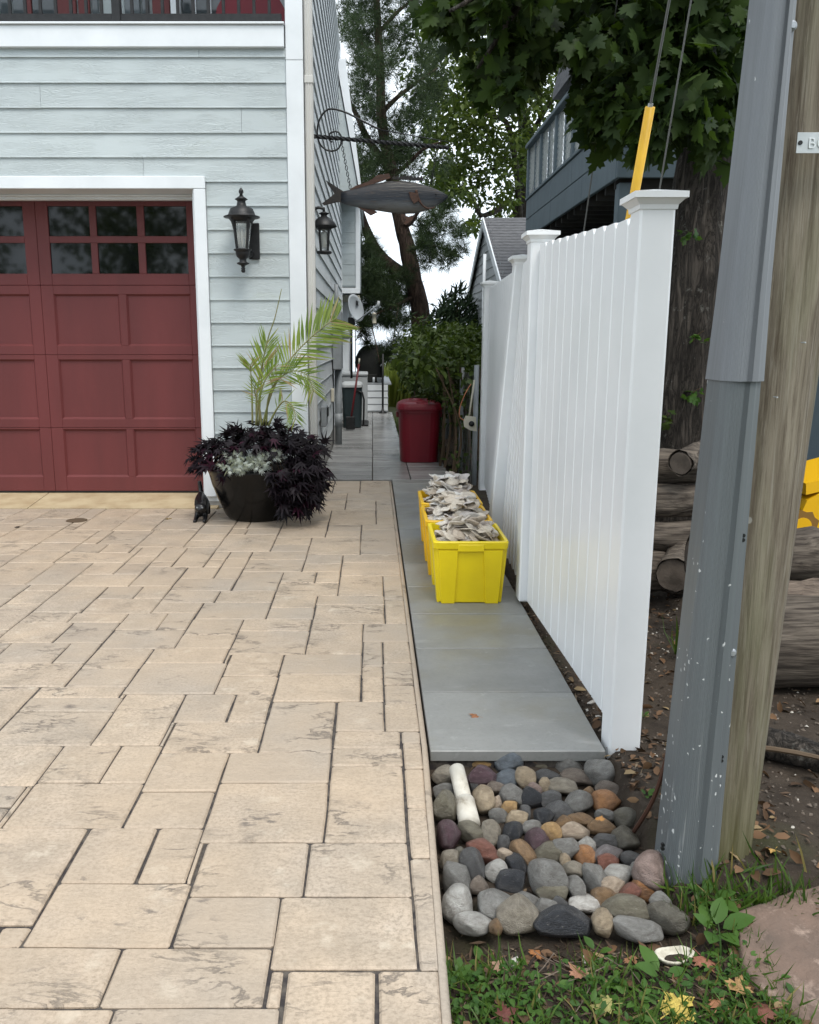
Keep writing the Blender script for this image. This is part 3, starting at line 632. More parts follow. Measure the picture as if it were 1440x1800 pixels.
MB().box(-.572, -.53, 11.85, 11.97, .68, .86, .006).build('junction_box', M['beige'], em)
dv = thing('dryer_vent', 'small grey vent box low on the side wall', 'vent', (-.55, 9.6, .75))
MB().box(-.565, -.505, 9.35, 9.72, .58, .80, .008).build('hood', M['greyplastic'], dv)
MB().box(-.504, -.49, 9.5, 9.62, .68, .78, .004).build('flap', M['black'], dv)
# ------------------------------------------------------------------ lanterns
def lantern(cx, cy, zt, zb, wmax, label, base_y=None, side=None):
    t = thing('wall_lantern', label, 'lantern', (cx, cy, zb), 'black wall lanterns on the house')
    H = zt-zb; r = wmax/2
    P = lambda f: zb+H*f
    n = 12
    if side is None:
        pr = [(.012, .96), (.022, .97), (.024, .975), (.03, .955), (.012, .93), (.02, .92)]
        fin = MB().lathe(cx, cy, [(r*a, P(f)) for a, f in ((.02, 1.0), (.11, .975), (.14, .95), (.08, .925), (.10, .905), (.05, .90))], 10)
        fin.build('finial', M['black'], t, True)
        MB().lathe(cx, cy, [(r*a, P(f)) for a, f in ((.10, .905), (.36, .865), (.24, .85), (.22, .84), (.27, .79), (.62, .755), (.72, .70), (.74, .682), (1.0, .662), (.98, .652), (.74, .645), (.66, .62), (.58, .60))], 20).build('roof', M['black'], t, True)
        MB().lathe(cx, cy, [(r*a, P(f)) for a, f in ((.5, .60), (.53, .59), (.34, .29), (.3, .285))], 8, PI/8).build('glass', M['lampglass'], t)
        for k in range(4):
            a = PI/4+k*PI/2+.0
            MB().tube([(cx+r*.60*math.cos(a), cy+r*.60*math.sin(a), P(.63)), (cx+r*.50*math.cos(a), cy+r*.50*math.sin(a), P(.5)), (cx+r*.38*math.cos(a), cy+r*.38*math.sin(a), P(.275))], [.022, .011, .011], 6).build('bar', M['black'], t)
        MB().lathe(cx, cy, [(r*a, P(f)) for a, f in ((.30, .29), (.50, .28), (.50, .268), (.40, .255), (.40, .23), (.34, .19), (.20, .165), (.2, .13), (.36, .115), (.33, .105), (.12, .085), (.09, .06), (.13, .055), (.1, .04), (.13, .02), (.06, 0))], 16).build('bowl', M['black'], t, True)
        for dx in (-.02, .02, 0):
            MB().lathe(cx+dx*1.3, cy-.01*(dx == 0), [(.010, P(.3)), (.010, P(.40)), (.014, P(.42)), (.013, P(.47)), (.002, P(.53))], 8).build('bulb', M['bulb'], t, True)
        MB().box(cx+.03, cx+.125, YW-.034, YW-.018, P(.18), P(.62), .006).build('back_plate', M['black'], t)
        MB().tube([(cx+.06, YW-.03, P(.25)), (cx+.05, cy+.06, P(.2)), (cx, cy, P(.22))], .014, 8).build('arm', M['black'], t, True)
    else:
        MB().lathe(cx, cy, [(r*a, P(f)) for a, f in ((.12, 1.0), (.2, .985), (.42, .96), (.4, .95), (.24, .92), (.26, .88), (.5, .85), (.8, .76), (1.0, .66), (1.0, .645), (.6, .60), (.5, .57))], 20).build('roof', M['black'], t, True)
        MB().lathe(cx, cy, [(r*a, P(f)) for a, f in ((.45, .58), (.46, .57), (.34, .14), (.3, .13))], 8, PI/8).build('glass', M['lampglass'], t)
        for k in range(4):
            a = PI/4+k*PI/2
            MB().tube([(cx+r*.52*math.cos(a), cy+r*.52*math.sin(a), P(.6)), (cx+r*.38*math.cos(a), cy+r*.38*math.sin(a), P(.08))], .009, 6).build('bar', M['black'], t)
        q = MB(); m_ = 16
        q.tube([(cx+r*.5*math.cos(2*PI*k/m_), cy+r*.5*math.sin(2*PI*k/m_), P(.04)) for k in range(m_+1)], .013, 6); q.build('base_ring', M['black'], t, True)
        MB().lathe(cx, cy, [(.02, P(.16)), (.02, P(.28)), (.036, P(.38)), (.03, P(.5)), (.004, P(.56))], 10).build('bulb', M['bulb'], t, True)
        q = MB(); q.tube([(-.58, cy, P(1.02)), (cx-.05, cy, P(1.09)), (cx, cy, P(1.07)), (cx, cy, P(.98))], .013, 8); q.box(-.562, -.545, cy-.05, cy+.05, P(.85), P(1.2), .004)
        q.build('arm', M['black'], t, True)
m_, t_, b_ = nodes('lamp_glass'); b_.inputs['Base Color'].default_value = (.85, .87, .86, 1); b_.inputs['Transmission Weight'].default_value = .85; b_.inputs['Roughness'].default_value = .18; b_.inputs['IOR'].default_value = 1.1; M['lampglass'] = m_
M['bulb'] = mat('bulb_glass', (.6, .6, .56), .2)
lantern(-1.105, 7.56, 2.765, 2.075, .31, 'large black lantern with finial on the front siding beside garage door')
lantern(-.445, 8.2, 2.665, 2.29, .235, 'smaller black lantern hung from an arm on side wall below fish', side=1)
# ------------------------------------------------------------------ fish bracket and carved fish
YF = 8.3
br = thing('sign_bracket', 'black twisted iron scroll bracket on the side wall above the fish', 'bracket', (-.57, YF, 3.3))
q = MB(); n = 90; rod = []
for k in range(n+1):
    f = k/n; rod.append(Vector((-.57+1.27*f, YF, 3.335-.10*f)))
V = []; F = []
for k, p in enumerate(rod):
    tw = k*.42
    for j in range(4):
        a = tw+PI/4+j*PI/2; V.append((p.x, p.y+.020*math.cos(a), p.z+.020*math.sin(a)))
F = [(k*4+j, k*4+(j+1) % 4, (k+1)*4+(j+1) % 4, (k+1)*4+j) for k in range(n) for j in range(4)]+[(0, 1, 2, 3), (n*4, n*4+1, n*4+2, n*4+3)]
mesh('twisted_rod', V, F, M['black'], br)
sc_ = [at(556+dx, 170+dy, YF) for dx, dy in ((112, 58), (80, 42), (50, 27), (22, 22), (6, 40), (2, 65), (8, 85), (22, 95), (38, 92), (45, 75), (38, 62), (25, 64), (22, 74), (28, 80))]
q = MB(); limb(q, sc_, .009, .008, 6, 0); q.tube([sc_[0], at(790, 250, YF)], .005, 5); q.build('scroll', M['black'], br, True)
MB().box(-.57, -.555, YF-.03, YF+.03, 3.1, 3.62, .003).build('wall_plate', M['black'], br)
q = MB()
ca, cb = at(600, 248, YF), at(616, 331, YF)
for k in range(15):
    c = ca.lerp(cb, (k+.5)/15); hor = k % 2
    q.tube([c+Vector(((.011 if not hor else 0)*math.cos(a), (.011 if hor else 0)*math.cos(a), .022*math.sin(a))) for a in [2*PI*j/8 for j in range(9)]], .003, 4, False)
ca, cb = at(770, 255, YF), at(757, 328, YF)
for k in range(13):
    c = ca.lerp(cb, (k+.5)/13); hor = k % 2
    q.tube([c+Vector(((.011 if not hor else 0)*math.cos(a), (.011 if hor else 0)*math.cos(a), .022*math.sin(a))) for a in [2*PI*j/8 for j in range(9)]], .003, 4, False)
q.build('hanging_chain', M['black'], br)
fish = thing('carved_fish', 'carved wooden striped fish with forked tail hanging under the iron bracket', 'fish sign', (.12, YF, 2.8))
def m_fish():
    m, t, b = nodes('painted_fish'); v = coords(t); s = t.nodes.new('ShaderNodeSeparateXYZ'); t.links.new(v, s.inputs[0])
    z = math_(t, 'ADD', s.outputs['Z'], math_(t, 'MULTIPLY', noisen(t, coords(t, (2, 1, 12)), 3, 4), .05))
    c = ramp(t, math_(t, 'MULTIPLY', math_(t, 'ADD', z, .16), 3.0), [(.0, (.06, .045, .038)), (.2, (.10, .095, .085)), (.36, (.085, .09, .095)), (.5, (.014, .02, .03)), (.72, (.008, .010, .015)), (1, (.016, .013, .010))])
    w = t.nodes.new('ShaderNodeMath'); w.operation = 'SINE'; t.links.new(math_(t, 'MULTIPLY', z, 230.), w.inputs[0])
    st = math_(t, 'MULTIPLY', ramp(t, w.outputs[0], [(.55, 0), (.8, 1)]), ramp(t, math_(t, 'MULTIPLY', math_(t, 'ADD', s.outputs['Z'], .16), 3.), [(.6, 0), (.7, 1)]))
    st = math_(t, 'MULTIPLY', st, ramp(t, s.outputs['X'], [(.0, 0), (.05, 1)]))
    c = mix(t, math_(t, 'MULTIPLY', st, .45), c, (.16, .15, .13))
    c = mix(t, ramp(t, noisen(t, coords(t, (3, 3, 22)), 4, 6, .7), [(.56, 0), (.66, .75)]), c, (.06, .04, .028))
    setb(t, b, c, .55); bumpn(t, b, noisen(t, coords(t, (3, 3, 30)), 4, 4), .4); return m
M['fish'] = m_fish()
prof = [(600, 347, 10), (612, 348, 14), (630, 348, 18), (655, 347, 24), (685, 347, 29), (710, 348, 30.5), (730, 349, 28.5), (750, 349, 23), (766, 348, 16), (778, 347, 9), (787, 346, 2.5)]
V = []; F = []; n = 18
for u, v, h in prof:
    c = at(u, v, YF); hz = h*.9*8.2/1500
    for k in range(n):
        a = 2*PI*k/n; V.append((c.x, YF+min(.055, hz*.42)*math.cos(a), c.z+hz*math.sin(a)*(1.0 if math.sin(a) > 0 else .95)))
m = len(prof)
F = [(i*n+k, i*n+(k+1) % n, (i+1)*n+(k+1) % n, (i+1)*n+k) for i in range(m-1) for k in range(n)]+[tuple(range(n)), tuple((m-1)*n+k for k in range(n))]
mesh('body', V, F, M['fish'], fish, True)
M['fishdark'] = mat('dark_painted_wood', (.014, .013, .013), .6, (.03, .022, .018), 9, bump=.3)
M['fishbrown'] = mat('bare_brown_wood', (.075, .034, .02), .6, (.04, .02, .014), 9, (1, 1, 5), bump=.3)
def flat(name, pts, m, th=.02, dy=0):
    P = [at(u, v, YF) for u, v in pts]; q = MB(); q.prism([(p.x, p.z) for p in P], YF-th/2+dy, YF+th/2+dy, 1); return q.build(name, M[m], fish)
flat('tail', [(606, 338), (592, 329), (573, 317), (577, 325), (585, 336), (588, 341), (578, 349), (566, 358), (570, 361), (590, 356), (606, 354)], 'fishdark')
flat('dorsal_fin', [(615, 333), (625, 327), (648, 319), (664, 308), (684, 305), (687, 313), (660, 322), (640, 330), (620, 336)], 'fishbrown', .018)
flat('anal_fin', [(616, 354), (650, 365), (664, 373), (652, 379), (640, 371), (622, 360)], 'fishbrown', .016)
flat('belly_fin', [(704, 377), (718, 382), (730, 378), (724, 388), (713, 396), (710, 394), (714, 386)], 'fishbrown', .016, -.03)
flat('spiny_fin', [(690, 315)]+[(690+6*k+(3 if j else 0), (308 if j else 313)-(2 if 2 < k < 6 else 0)) for k in range(9) for j in (0, 1)]+[(746, 318)], 'fishdark', .01)
q = MB()
gp = [at(u, v, YF)+Vector((0, -.055, 0)) for u, v in ((731, 336), (735, 350), (742, 362), (752, 368), (764, 366))]
limb(q, gp, .012, .006, 6, 0); q.build('gill_cover', M['fishbrown'], fish, True)
flat('pectoral_fin', [(718, 339), (733, 342), (735, 355), (727, 360), (721, 350)], 'fishbrown', .012, -.062)
MB().lathe(at(766, 343, YF).x, YF-.046, [(.001, at(762, 341, YF).z), (.008, at(762, 342, YF).z), (.008, at(762, 344, YF).z), (.001, at(762, 345, YF).z)], 8).build('eye', M['black'], fish, True)
# ================================================================== white vinyl fence
fence = thing('vinyl_fence', 'tall white vinyl fence with capped posts running beside the grey footpath', 'fence', (.94, 3.0, 0))
def fpost(x, y, z, lean=0., w=.118, z0=-.06):
    q = MB(); h = w/2
    V = [(x+sx*h+(lean if not tp else 0), y+sy*h, tp and z or z0) for tp in (0, 1) for sx, sy in ((-1, -1), (1, -1), (1, 1), (-1, 1))]
    bmm = MB().box(x-h, x+h, y-h, y+h, z0, z, .008)
    bmm.v = [(a+lean*(1-(c-z0)/(z-z0)), b, c) for a, b, c in bmm.v]
    p = bmm.build('post', M['vinyl'], fence)
    c = MB(); 
    def fr(a, b, za, zb): 
        c.add([(x+sx*q_, y+sy*q_, zz) for zz, q_ in ((za, a), (zb, b)) for sx, sy in ((-1, -1), (1, -1), (1, 1), (-1, 1))], [(0, 1, 5, 4), (1, 2, 6, 5), (2, 3, 7, 6), (3, 0, 4, 7), (0, 1, 2, 3), (4, 5, 6, 7)])
    fr(h+.004, h+.006, z-.035, z-.02); fr(h+.007, h+.024, z-.0199, z-.002); fr(h+.030, h+.030, z-.0018, z+.018); fr(h+.030, .004, z+.0182, z+.036)
    c.build('cap', M['vinyl'], p); return p
def picket(xa, ya, xb, yb, zt, zb=.03, lean=0.):
    d = Vector((xb-xa, yb-ya, 0)); L_ = d.length; d.normalize(); nrm = Vector((-d.y, d.x, 0)); g = .0015; e = .013; th = .022
    prof = [(g, zb), (L_-g, zb), (L_-g, zt-.022), (L_-.018, zt), (.018, zt), (g, zt-.022)]
    V = []; n = 6
    for off, ins in ((-th, .0), (0, 0), (.0035, .006)):
        for s_, z in prof:
            s2 = s_+(ins if s_ < L_/2 else -ins)
            p = Vector((xa, ya, 0))+d*s2+nrm*off
            V.append((p.x+lean*(1-(z/2)), p.y, z))
    F = [(a*n+k, a*n+(k+1) % n, (a+1)*n+(k+1) % n, (a+1)*n+k) for a in (0, 1) for k in range(n)]+[tuple(range(n)), tuple(2*n+k for k in range(n))]
    return mesh('picket', V, F, M['vinyl'], fence)
A, B_, Cc, Dd = (.948, 3.03, 1.965), (.905, 4.80, 2.055), (1.05, 6.2, 2.06), (1.19, 8.95, 2.07)
fpost(*A); fpost(*B_, z0=.02); fpost(*Cc, lean=-.14); fpost(*Dd)
def run(P, Q, n, off=0., lean0=0., lean1=0., zb=.03):
    m = .062
    d = Vector((Q[0]-P[0], Q[1]-P[1])); L_ = d.length
    for k in range(n):
        f0, f1 = (m+(L_-2*m)*k/n)/L_, (m+(L_-2*m)*(k+1)/n)/L_
        z = P[2]+(Q[2]-P[2])*f0-.04
        picket(P[0]+d.x*f0+off, P[1]+d.y*f0, P[0]+d.x*f1+off, P[1]+d.y*f1, z, zb, lean0+(lean1-lean0)*f0)
    for zz in (.1, 1.86):
        q = MB(); q.add([(P[0]+d.x*f+off+s+.045+(lean0+(lean1-lean0)*f)*(1-zz/2), P[1]+d.y*f, zz+h) for f in (m/L_, 1-m/L_) for s in (-.018, .018) for h in (0, .09)],
                          [(0, 1, 3, 2), (4, 6, 7, 5), (0, 4, 5, 1), (2, 3, 7, 6), (0, 2, 6, 4), (1, 5, 7, 3)])
        q.build('rail', M['vinyl'], fence)
run(A, B_, 11, -.012)
run(B_, Cc, 9, .0, 0, -.11)
run(Cc, Dd, 17, .0, -.10, -.0)
# ================================================================== crates of shells
def crate(x, y, label, m, rz=0):
    t = thing('plastic_crate', label, 'crate', (x, y, .001), 'yellow plastic crates of oyster shells')
    wb, db, wt, dt, H = .178, .235, .215, .265, .375
    def ring(w, d, z, n=4, r=.03):
        P = []
        for cx, cy, a0 in ((w-r, -d+r, -PI/2), (w-r, d-r, 0), (-w+r, d-r, PI/2), (-w+r, -d+r, PI)):
            for k in range(n+1): a = a0+PI/2*k/n; P.append((cx+r*math.cos(a), cy+r*math.sin(a), z))
        return P
    R = [ring(wb-.01, db-.01, 0), ring(wb, db, .008), ring(wt-.012, dt-.012, H-.045), ring(wt-.012, dt-.012, H-.044), ring(wt, dt, H-.042), ring(wt+.004, dt+.004, H-.006), ring(wt, dt, H), ring(wt-.018, dt-.018, H), ring(wt-.022, dt-.022, H-.03), ring(wb-.012, db-.012, .02)]
    V = [(x+p[0], y+p[1], p[2]+.001) for r in R for p in r]; n = len(R[0])
    F = [(a*n+k, a*n+(k+1) % n, (a+1)*n+(k+1) % n, (a+1)*n+k) for a in range(len(R)-1) for k in range(n)]+[tuple(range(n))[::-1], tuple((len(R)-1)*n+k for k in range(n))]
    mesh('tub', V, F, M[m], t)
    def pil(sx, s0, s1, t0, t1, front=True, sg=-1):   # raised tapered corner pilasters
        z0, z1 = .003, H-.05
        e = .010; q = MB()
        def pt(s, z, off):
            f = z/(H-.045); w = wb+(wt-.012-wb)*f; d = db+(dt-.012-db)*f
            return (x+s*w, y+sg*(d+off), z) if front else (x+sg*(w+off), y+s*d, z)
        q.add([pt(s0, z0, -.004), pt(s1, z0, -.004), pt(t1, z1, -.004), pt(t0, z1, -.004), pt(s0+.02, z0, e), pt(s1-.02*0, z0, e), pt(t1-.03, z1, e), pt(t0+.02, z1, e)],
              [(4, 5, 6, 7), (0, 1, 5, 4), (1, 2, 6, 5), (2, 3, 7, 6), (3, 0, 4, 7)])
        q.build('pilaster', M[m], t)
    for sg in (-1, 1):
        pil(0, -.93, -.50, -.93, -.34, True, sg); pil(0, .50, .93, .34, .93, True, sg)
        pil(0, -.93, -.60, -.93, -.5, False, sg); pil(0, .60, .93, .5, .93, False, sg)
    MB().box(x-.075, x+.075, y-dt-.006, y-dt+.004, H-.058, H-.014, .004).build('handle', M[m], t)
    return t
crates = [(.565, 5.015, 'front bright yellow plastic bin of oyster shells on the grey path', 'crate', 'front'), (.555, 5.60, 'middle orange yellow bin of oyster shells in the row of three', 'crate2', 'middle'), (.565, 6.20, 'rear yellow bin of oyster shells, farthest back in the row', 'crate2', 'rear')]
for x, y, l, m, w in crates: crate(x, y, l, m)
def shell_mesh(k):
    R = random.Random(k); n = 16; m = 6; V = [(0, 0, -.12)]; ln = R.uniform(1.3, 1.7)
    ph = [R.uniform(0, 6.28) for _ in range(4)]
    for side in (0, 1):
        for i in range(1, m+1):
            f = i/m
            for j in range(n):
                a = 2*PI*j/n
                rr = f*(1+.12*math.sin(2*a+ph[0])+.09*math.sin(3*a+ph[1])+.05*math.sin(7*a+ph[2]))
                x = rr*.5*math.cos(a)*ln; y = rr*.5*math.sin(a)*(1-.25*math.cos(a))
                z = .2*f*f-.1+(.03*math.sin(i*2.2)+.03*math.sin(5*a+ph[3])*f+R.uniform(-.014, .014))*(1 if side == 0 else .6)
                V.append((x, y, z-(.0 if side == 0 else .09*(1-f*.7))))
        if side == 0: V.append((0, 0, -.22))
    F = [];
    c2 = 1+m*n
    for j in range(n):
        F.append((0, 1+j, 1+(j+1) % n)); F.append((c2, c2+1+(j+1) % n, c2+1+j))
        for i in range(m-1):
            a = 1+i*n; F.append((a+j, a+n+j, a+n+(j+1) % n, a+(j+1) % n))
            a = c2+1+i*n; F.append((a+j, a+(j+1) % n, a+n+(j+1) % n, a+n+j))
        a = 1+(m-1)*n; b = c2+1+(m-1)*n; F.append((a+j, b+j, b+(j+1) % n, a+(j+1) % n))
    me = bpy.data.meshes.new('oyster_shell'); me.from_pydata(V, [], F)
    me.polygons.foreach_set('use_smooth', [True]*len(me.polygons)); me.materials.append(M['shell'])
    bmm = bmesh.new(); bmm.from_mesh(me); bmesh.ops.recalc_face_normals(bmm, faces=bmm.faces); bmm.to_mesh(me); bmm.free(); return me
SH = [shell_mesh(k) for k in range(7)]
SHC = [(.80, .74, .65), (.72, .64, .53), (.6, .51, .41), (.84, .81, .76), (.66, .61, .57), (.74, .65, .54), (.46, .39, .34)]
def shell(loc, s, rot, label, group, col=None):
    o = bpy.data.objects.new('oyster_shell', random.choice(SH)); C.objects.link(o)
    o.location = loc; o.rotation_euler = rot; o.scale = (s, s*random.uniform(.8, 1.05), s*random.uniform(.7, 1.1)); o.color = (*(col or random.choice(SHC)), 1)
    return tag(o, label, 'shell', group)
for x, y, l, m, w in crates:
    peak = {'front': .05, 'middle': .10, 'rear': .13}[w]
    for layer in range(5):
        nn = (20, 30, 26, 18, 11)[layer]; f = (1.02, 1, .92, .78, .55)[layer]
        for k in range(nn):
            a = random.uniform(0, 2*PI); r = math.sqrt(random.random())*f
            px = x+.155*max(-1, min(1, r*math.cos(a)*1.15)); py = y+.185*max(-1, min(1, r*math.sin(a)*1.15))
            rr = max(abs(px-x)/.19, abs(py-y)/.24)
            pz = .312+(peak+.045)*(1-min(1, rr)**3)*(.5+.1*layer)+.012*layer+random.uniform(-.006, .01)
            shell((px, py, pz), random.uniform(.072, .102), (random.gauss(0, .34)+(PI if random.random() < .6 else 0), random.gauss(0, .36), random.uniform(0, 6.28)),
                  'weathered grey white oyster shell heaped in the %s yellow bin' % w, 'oyster shells in the %s bin' % w)
# ================================================================== red bin
tb = thing('rubbish_bin', 'dark red lidded plastic rubbish bin on the patio by the hedge', 'bin', (.59, 10.9, 0))
def sq(cx, cy, w, d, z, e=4.5, n=28):
    P = []
    for k in range(n):
        a = 2*PI*k/n; c, s = math.cos(a), math.sin(a); P.append((cx+w*math.copysign(abs(c)**(2/e), c), cy+d*math.copysign(abs(s)**(2/e), s), z))
    return P
def loft(rings, name, m, par, smooth=True):
    n = len(rings[0]); V = [p for r in rings for p in r]
    F = [(a*n+k, a*n+(k+1) % n, (a+1)*n+(k+1) % n, (a+1)*n+k) for a in range(len(rings)-1) for k in range(n)]+[tuple(range(n))[::-1], tuple((len(rings)-1)*n+k for k in range(n))]
    o = mesh(name, V, F, M[m], par, smooth); return o
bx, by = .59, 10.9
def lb(L_): return [sq(bx, by, w, d, z) for w, d, z in L_]
loft(lb([(.225, .24, 0), (.235, .25, .01), (.25, .265, .3), (.262, .275, .62), (.262, .275, .63), (.278, .29, .632), (.278, .29, .655), (.268, .28, .657)]), 'body', 'binred', tb, False)
lid = loft(lb([(.285, .298, .658), (.29, .302, .672), (.285, .296, .70), (.27, .28, .735), (.22, .235, .762), (.14, .15, .782), (.05, .05, .79)]), 'lid', 'binred_lid', tb, False)
q = MB(); q.add([(bx-.1, by-.255, .735), (bx+.1, by-.255, .735), (bx+.085, by-.12, .80), (bx-.085, by-.12, .80), (bx-.1, by-.25, .70), (bx+.1, by-.25, .70), (bx+.1, by-.1, .76), (bx-.1, by-.1, .76)], [(0, 1, 2, 3), (4, 5, 1, 0), (5, 6, 2, 1), (6, 7, 3, 2), (7, 4, 0, 3)])
q.build('handle', M['binred_lid'], lid)
MB().box(bx-.045, bx+.045, by-.262, by-.2, .728, .765, .006).build('label_plate', M['acwhite'] if False else M['binred'], lid)
for sx in (-1, 1): MB().box(bx+sx*.27-.02, bx+sx*.27+.02, by-.09, by+.09, .56, .63, .008).build('side_handle', M['binred'], tb)
# ================================================================== planter and plants
pc = Vector((-1.0, 7.30, 0))
bowl = thing('planter_bowl', 'large glossy black planter bowl standing beside the garage door', 'planter', pc)
pr = [(.22, 0), (.25, .004), (.275, .03), (.33, .15), (.385, .30), (.41, .40), (.425, .43), (.425, .45), (.405, .455), (.39, .44), (.36, .33), (.0, .33)]
MB().lathe(pc.x, pc.y, pr[:-1], 40).build('bowl', M['ceramic'], bowl, True)
MB().lathe(pc.x, pc.y, [(.38, .37), (.38, .40), (.2, .44), (.01, .45)], 20).build('soil', M['potsoil'], bowl, True)
# purple sweet potato vine: mounded over the bowl, trailing to the ground on the right
YP = 7.15
cl = []
def cp(u, v, Y, r, n): cl.append((at(u, v, Y), r, n))
for u, v, Y, r, n in ((430, 770, 7.3, .17, 60), (470, 762, 7.25, .17, 60), (505, 768, 7.25, .16, 55), (400, 782, 7.2, .16, 50), (375, 790, 7.1, .14, 34), (355, 800, 7.1, .10, 16), (365, 815, 7.05, .09, 10), (348, 820, 7.1, .06, 5),
                   (520, 790, 7.1, .17, 60), (545, 790, 7.2, .15, 45), (440, 785, 7.0, .15, 45), (480, 785, 6.98, .15, 45), (535, 815, 7.0, .17, 60), (550, 835, 7.05, .14, 42), (520, 840, 6.9, .15, 55), (540, 862, 6.95, .13, 45), (515, 868, 6.85, .12, 38), (555, 858, 7.1, .09, 16), (493, 835, 6.82, .11, 26), (530, 885, 6.9, .10, 24), (505, 888, 6.84, .08, 14), (488, 862, 6.8, .07, 12), (552, 882, 7.0, .07, 8), (460, 775, 7.5, .2, 50), (410, 800, 6.95, .1, 18), (395, 835, 6.88, .07, 5), (376, 822, 6.95, .05, 4)):
    cp(u, v, Y, r, n)
bt = []
for c, r, n in cl:
    c = np.array(c); q = unit(rng.normal(size=(n, 3)))*(rng.random((n, 1))**.4); p = c+q*r*np.array([1, .9, .8])
    out_ = p-np.array([pc.x, pc.y+.1, .50]); d = unit(out_)+rng.normal(size=(n, 3))*.45; d[:, 2] -= .55
    nn = unit(out_)*.7+rng.normal(size=(n, 3))*.35; nn[:, 2] += .7; nn[:, 1] -= .3
    bt.append(leaves(p, d, nn, rng.uniform(.075, .135, n), T_VN if False else T_OV) if False else leaves(p, d, nn, rng.uniform(.08, .14, n), T_VN))
V, F = join(bt)
vine = thing('sweet_potato_vine', 'dark purple sweet potato vine mounded in the black bowl and trailing over its right side', 'plant', (pc.x, pc.y, .43))
mesh('foliage', V, F, M['vine'], vine)
q = MB()
for k in range(16):
    a = random.uniform(-PI, .2); e = pc+Vector((.5*math.cos(a), .42*math.sin(a), .25 if math.cos(a) > .4 else .5))
    limb(q, [pc+Vector((.1*math.cos(a), .1*math.sin(a), .43)), pc+Vector((.3*math.cos(a), .3*math.sin(a), .58)), e], .006, .003, 5)
q.build('stems', M['twig'], vine)
# dusty miller
ds = thing('dusty_miller', 'silvery white dusty miller plant at the front of the black bowl', 'plant', at(430, 812, 6.92))
bt = []
for u, v, Y, r, n in ((410, 812, 6.86, .075, 24), (425, 808, 6.84, .08, 28), (442, 812, 6.84, .08, 28), (400, 822, 6.82, .06, 14), (455, 818, 6.84, .06, 16), (468, 808, 6.86, .06, 14), (482, 800, 6.88, .05, 10), (430, 822, 6.82, .07, 16), (415, 828, 6.8, .05, 8), (492, 806, 6.88, .03, 4)):
    c = np.array(at(u, v, Y)); q = unit(rng.normal(size=(n, 3)))*(rng.random((n, 1))**.5); p = c+q*r*np.array([1.1, .8, .6])
    d = q+rng.normal(size=(n, 3))*.35; d[:, 1] -= .35; nn = rng.normal(size=(n, 3))*.4; nn[:, 1] -= .8; nn[:, 2] += .6
    bt.append(leaves(p, d, nn, rng.uniform(.045, .075, n), T_DU))
mesh('foliage', *join(bt), M['dusty'], ds)
# palm
pm = thing('potted_palm', 'small green palm with feathery fronds rising from the black bowl', 'palm', (pc.x, pc.y, .45))
def frond(pts, Y, ll, f0=.35, n=26, w=1.0, side=(1, 1), fan=.9):
    n = int(n*1.35)
    P3 = [at(u, v, Y+dy) for u, v, dy in pts]; q = MB(); limb(q, P3, .009, .003, 6, 0)
    st = q.build('stalk', M['palmstalk'], pm, True)
    # sample along
    S = []
    for i in range(len(P3)-1):
        for k in range(12): S.append(P3[i].lerp(P3[i+1], k/12))
    S.append(P3[-1]); m = len(S); c = []; d = []; s = []; nn = []
    for k in range(n):
        f = f0+(1-f0)*k/(n-1); i = min(m-2, int(f*(m-1))); p = S[i]; t_ = (S[min(i+2, m-1)]-S[max(0, i-2)]).normalized()
        up = Vector((0, -1, .25)); w_ = t_.cross(up).normalized()
        for sg, on in ((1, side[0]), (-1, side[1])):
            if not on: continue
            dd = (w_*sg*fan+t_*(.75+.5*f)+Vector((0, random.uniform(-.25, .15), -.18))+Vector((random.gauss(0, .08), 0, random.gauss(0, .08)))).normalized()
            c.append(p); d.append(dd); s.append(ll*w*(1-.45*abs(f-.6)/.6)*random.uniform(.85, 1.1)); nn.append(t_.cross(dd)*0+Vector((0, -1, .3)))
    if not c: return
    T_PL = (np.array([(0, .008, 0), (0, -.008, 0), (.45, -.034, .0), (.45, .034, .0), (1, 0, -.10)]), np.array([(0, 1, 2), (0, 2, 3), (3, 2, 4)]))
    V, F = leaves(np.array(c), np.array(d), np.array(nn), np.array(s), T_PL)
    mesh('leaflets', V, F, M['palm'], st)
M['palmstalk'] = mat('palm_stalk', (.15, .17, .05), .5, (.22, .2, .09), 8)
b0 = (462, 748, 0)
frond([b0, (478, 690, 0), (508, 635, .05), (548, 592, .1), (580, 566, .15), (592, 560, .2)], 7.1, .33, .36, 30)
frond([(452, 748, 0), (452, 690, 0), (470, 600, .0), (483, 560, .0), (495, 508, 0)], 7.25, .0, .5, 2, 1, (0, 0))
frond([(444, 748, 0), (443, 690, 0), (441, 655, 0), (440, 640, -.03)], 7.2, .2, .7, 7, 1, (1, 1), .8)
frond([(468, 748, 0), (472, 700, -.05), (488, 668, -.1), (515, 652, -.15), (540, 660, -.2), (552, 690, -.25)], 7.1, .21, .3, 22)
frond([(455, 748, 0), (458, 690, 0), (462, 640, 0), (470, 600, .05)], 7.3, .26, .45, 14, 1, (1, 1), .5)
frond([(472, 748, 0), (485, 722, -.05), (500, 705, -.1), (515, 715, -.15), (520, 738, -.2)], 7.0, .17, .3, 14)
frond([(450, 748, 0), (456, 700, -.05), (468, 665, -.08), (490, 640, -.1)], 7.05, .2, .4, 14, 1)
frond([(460, 748, 0), (456, 715, -.05), (448, 690, -.1), (450, 672, -.15)], 7.0, .13, .4, 10, 1)
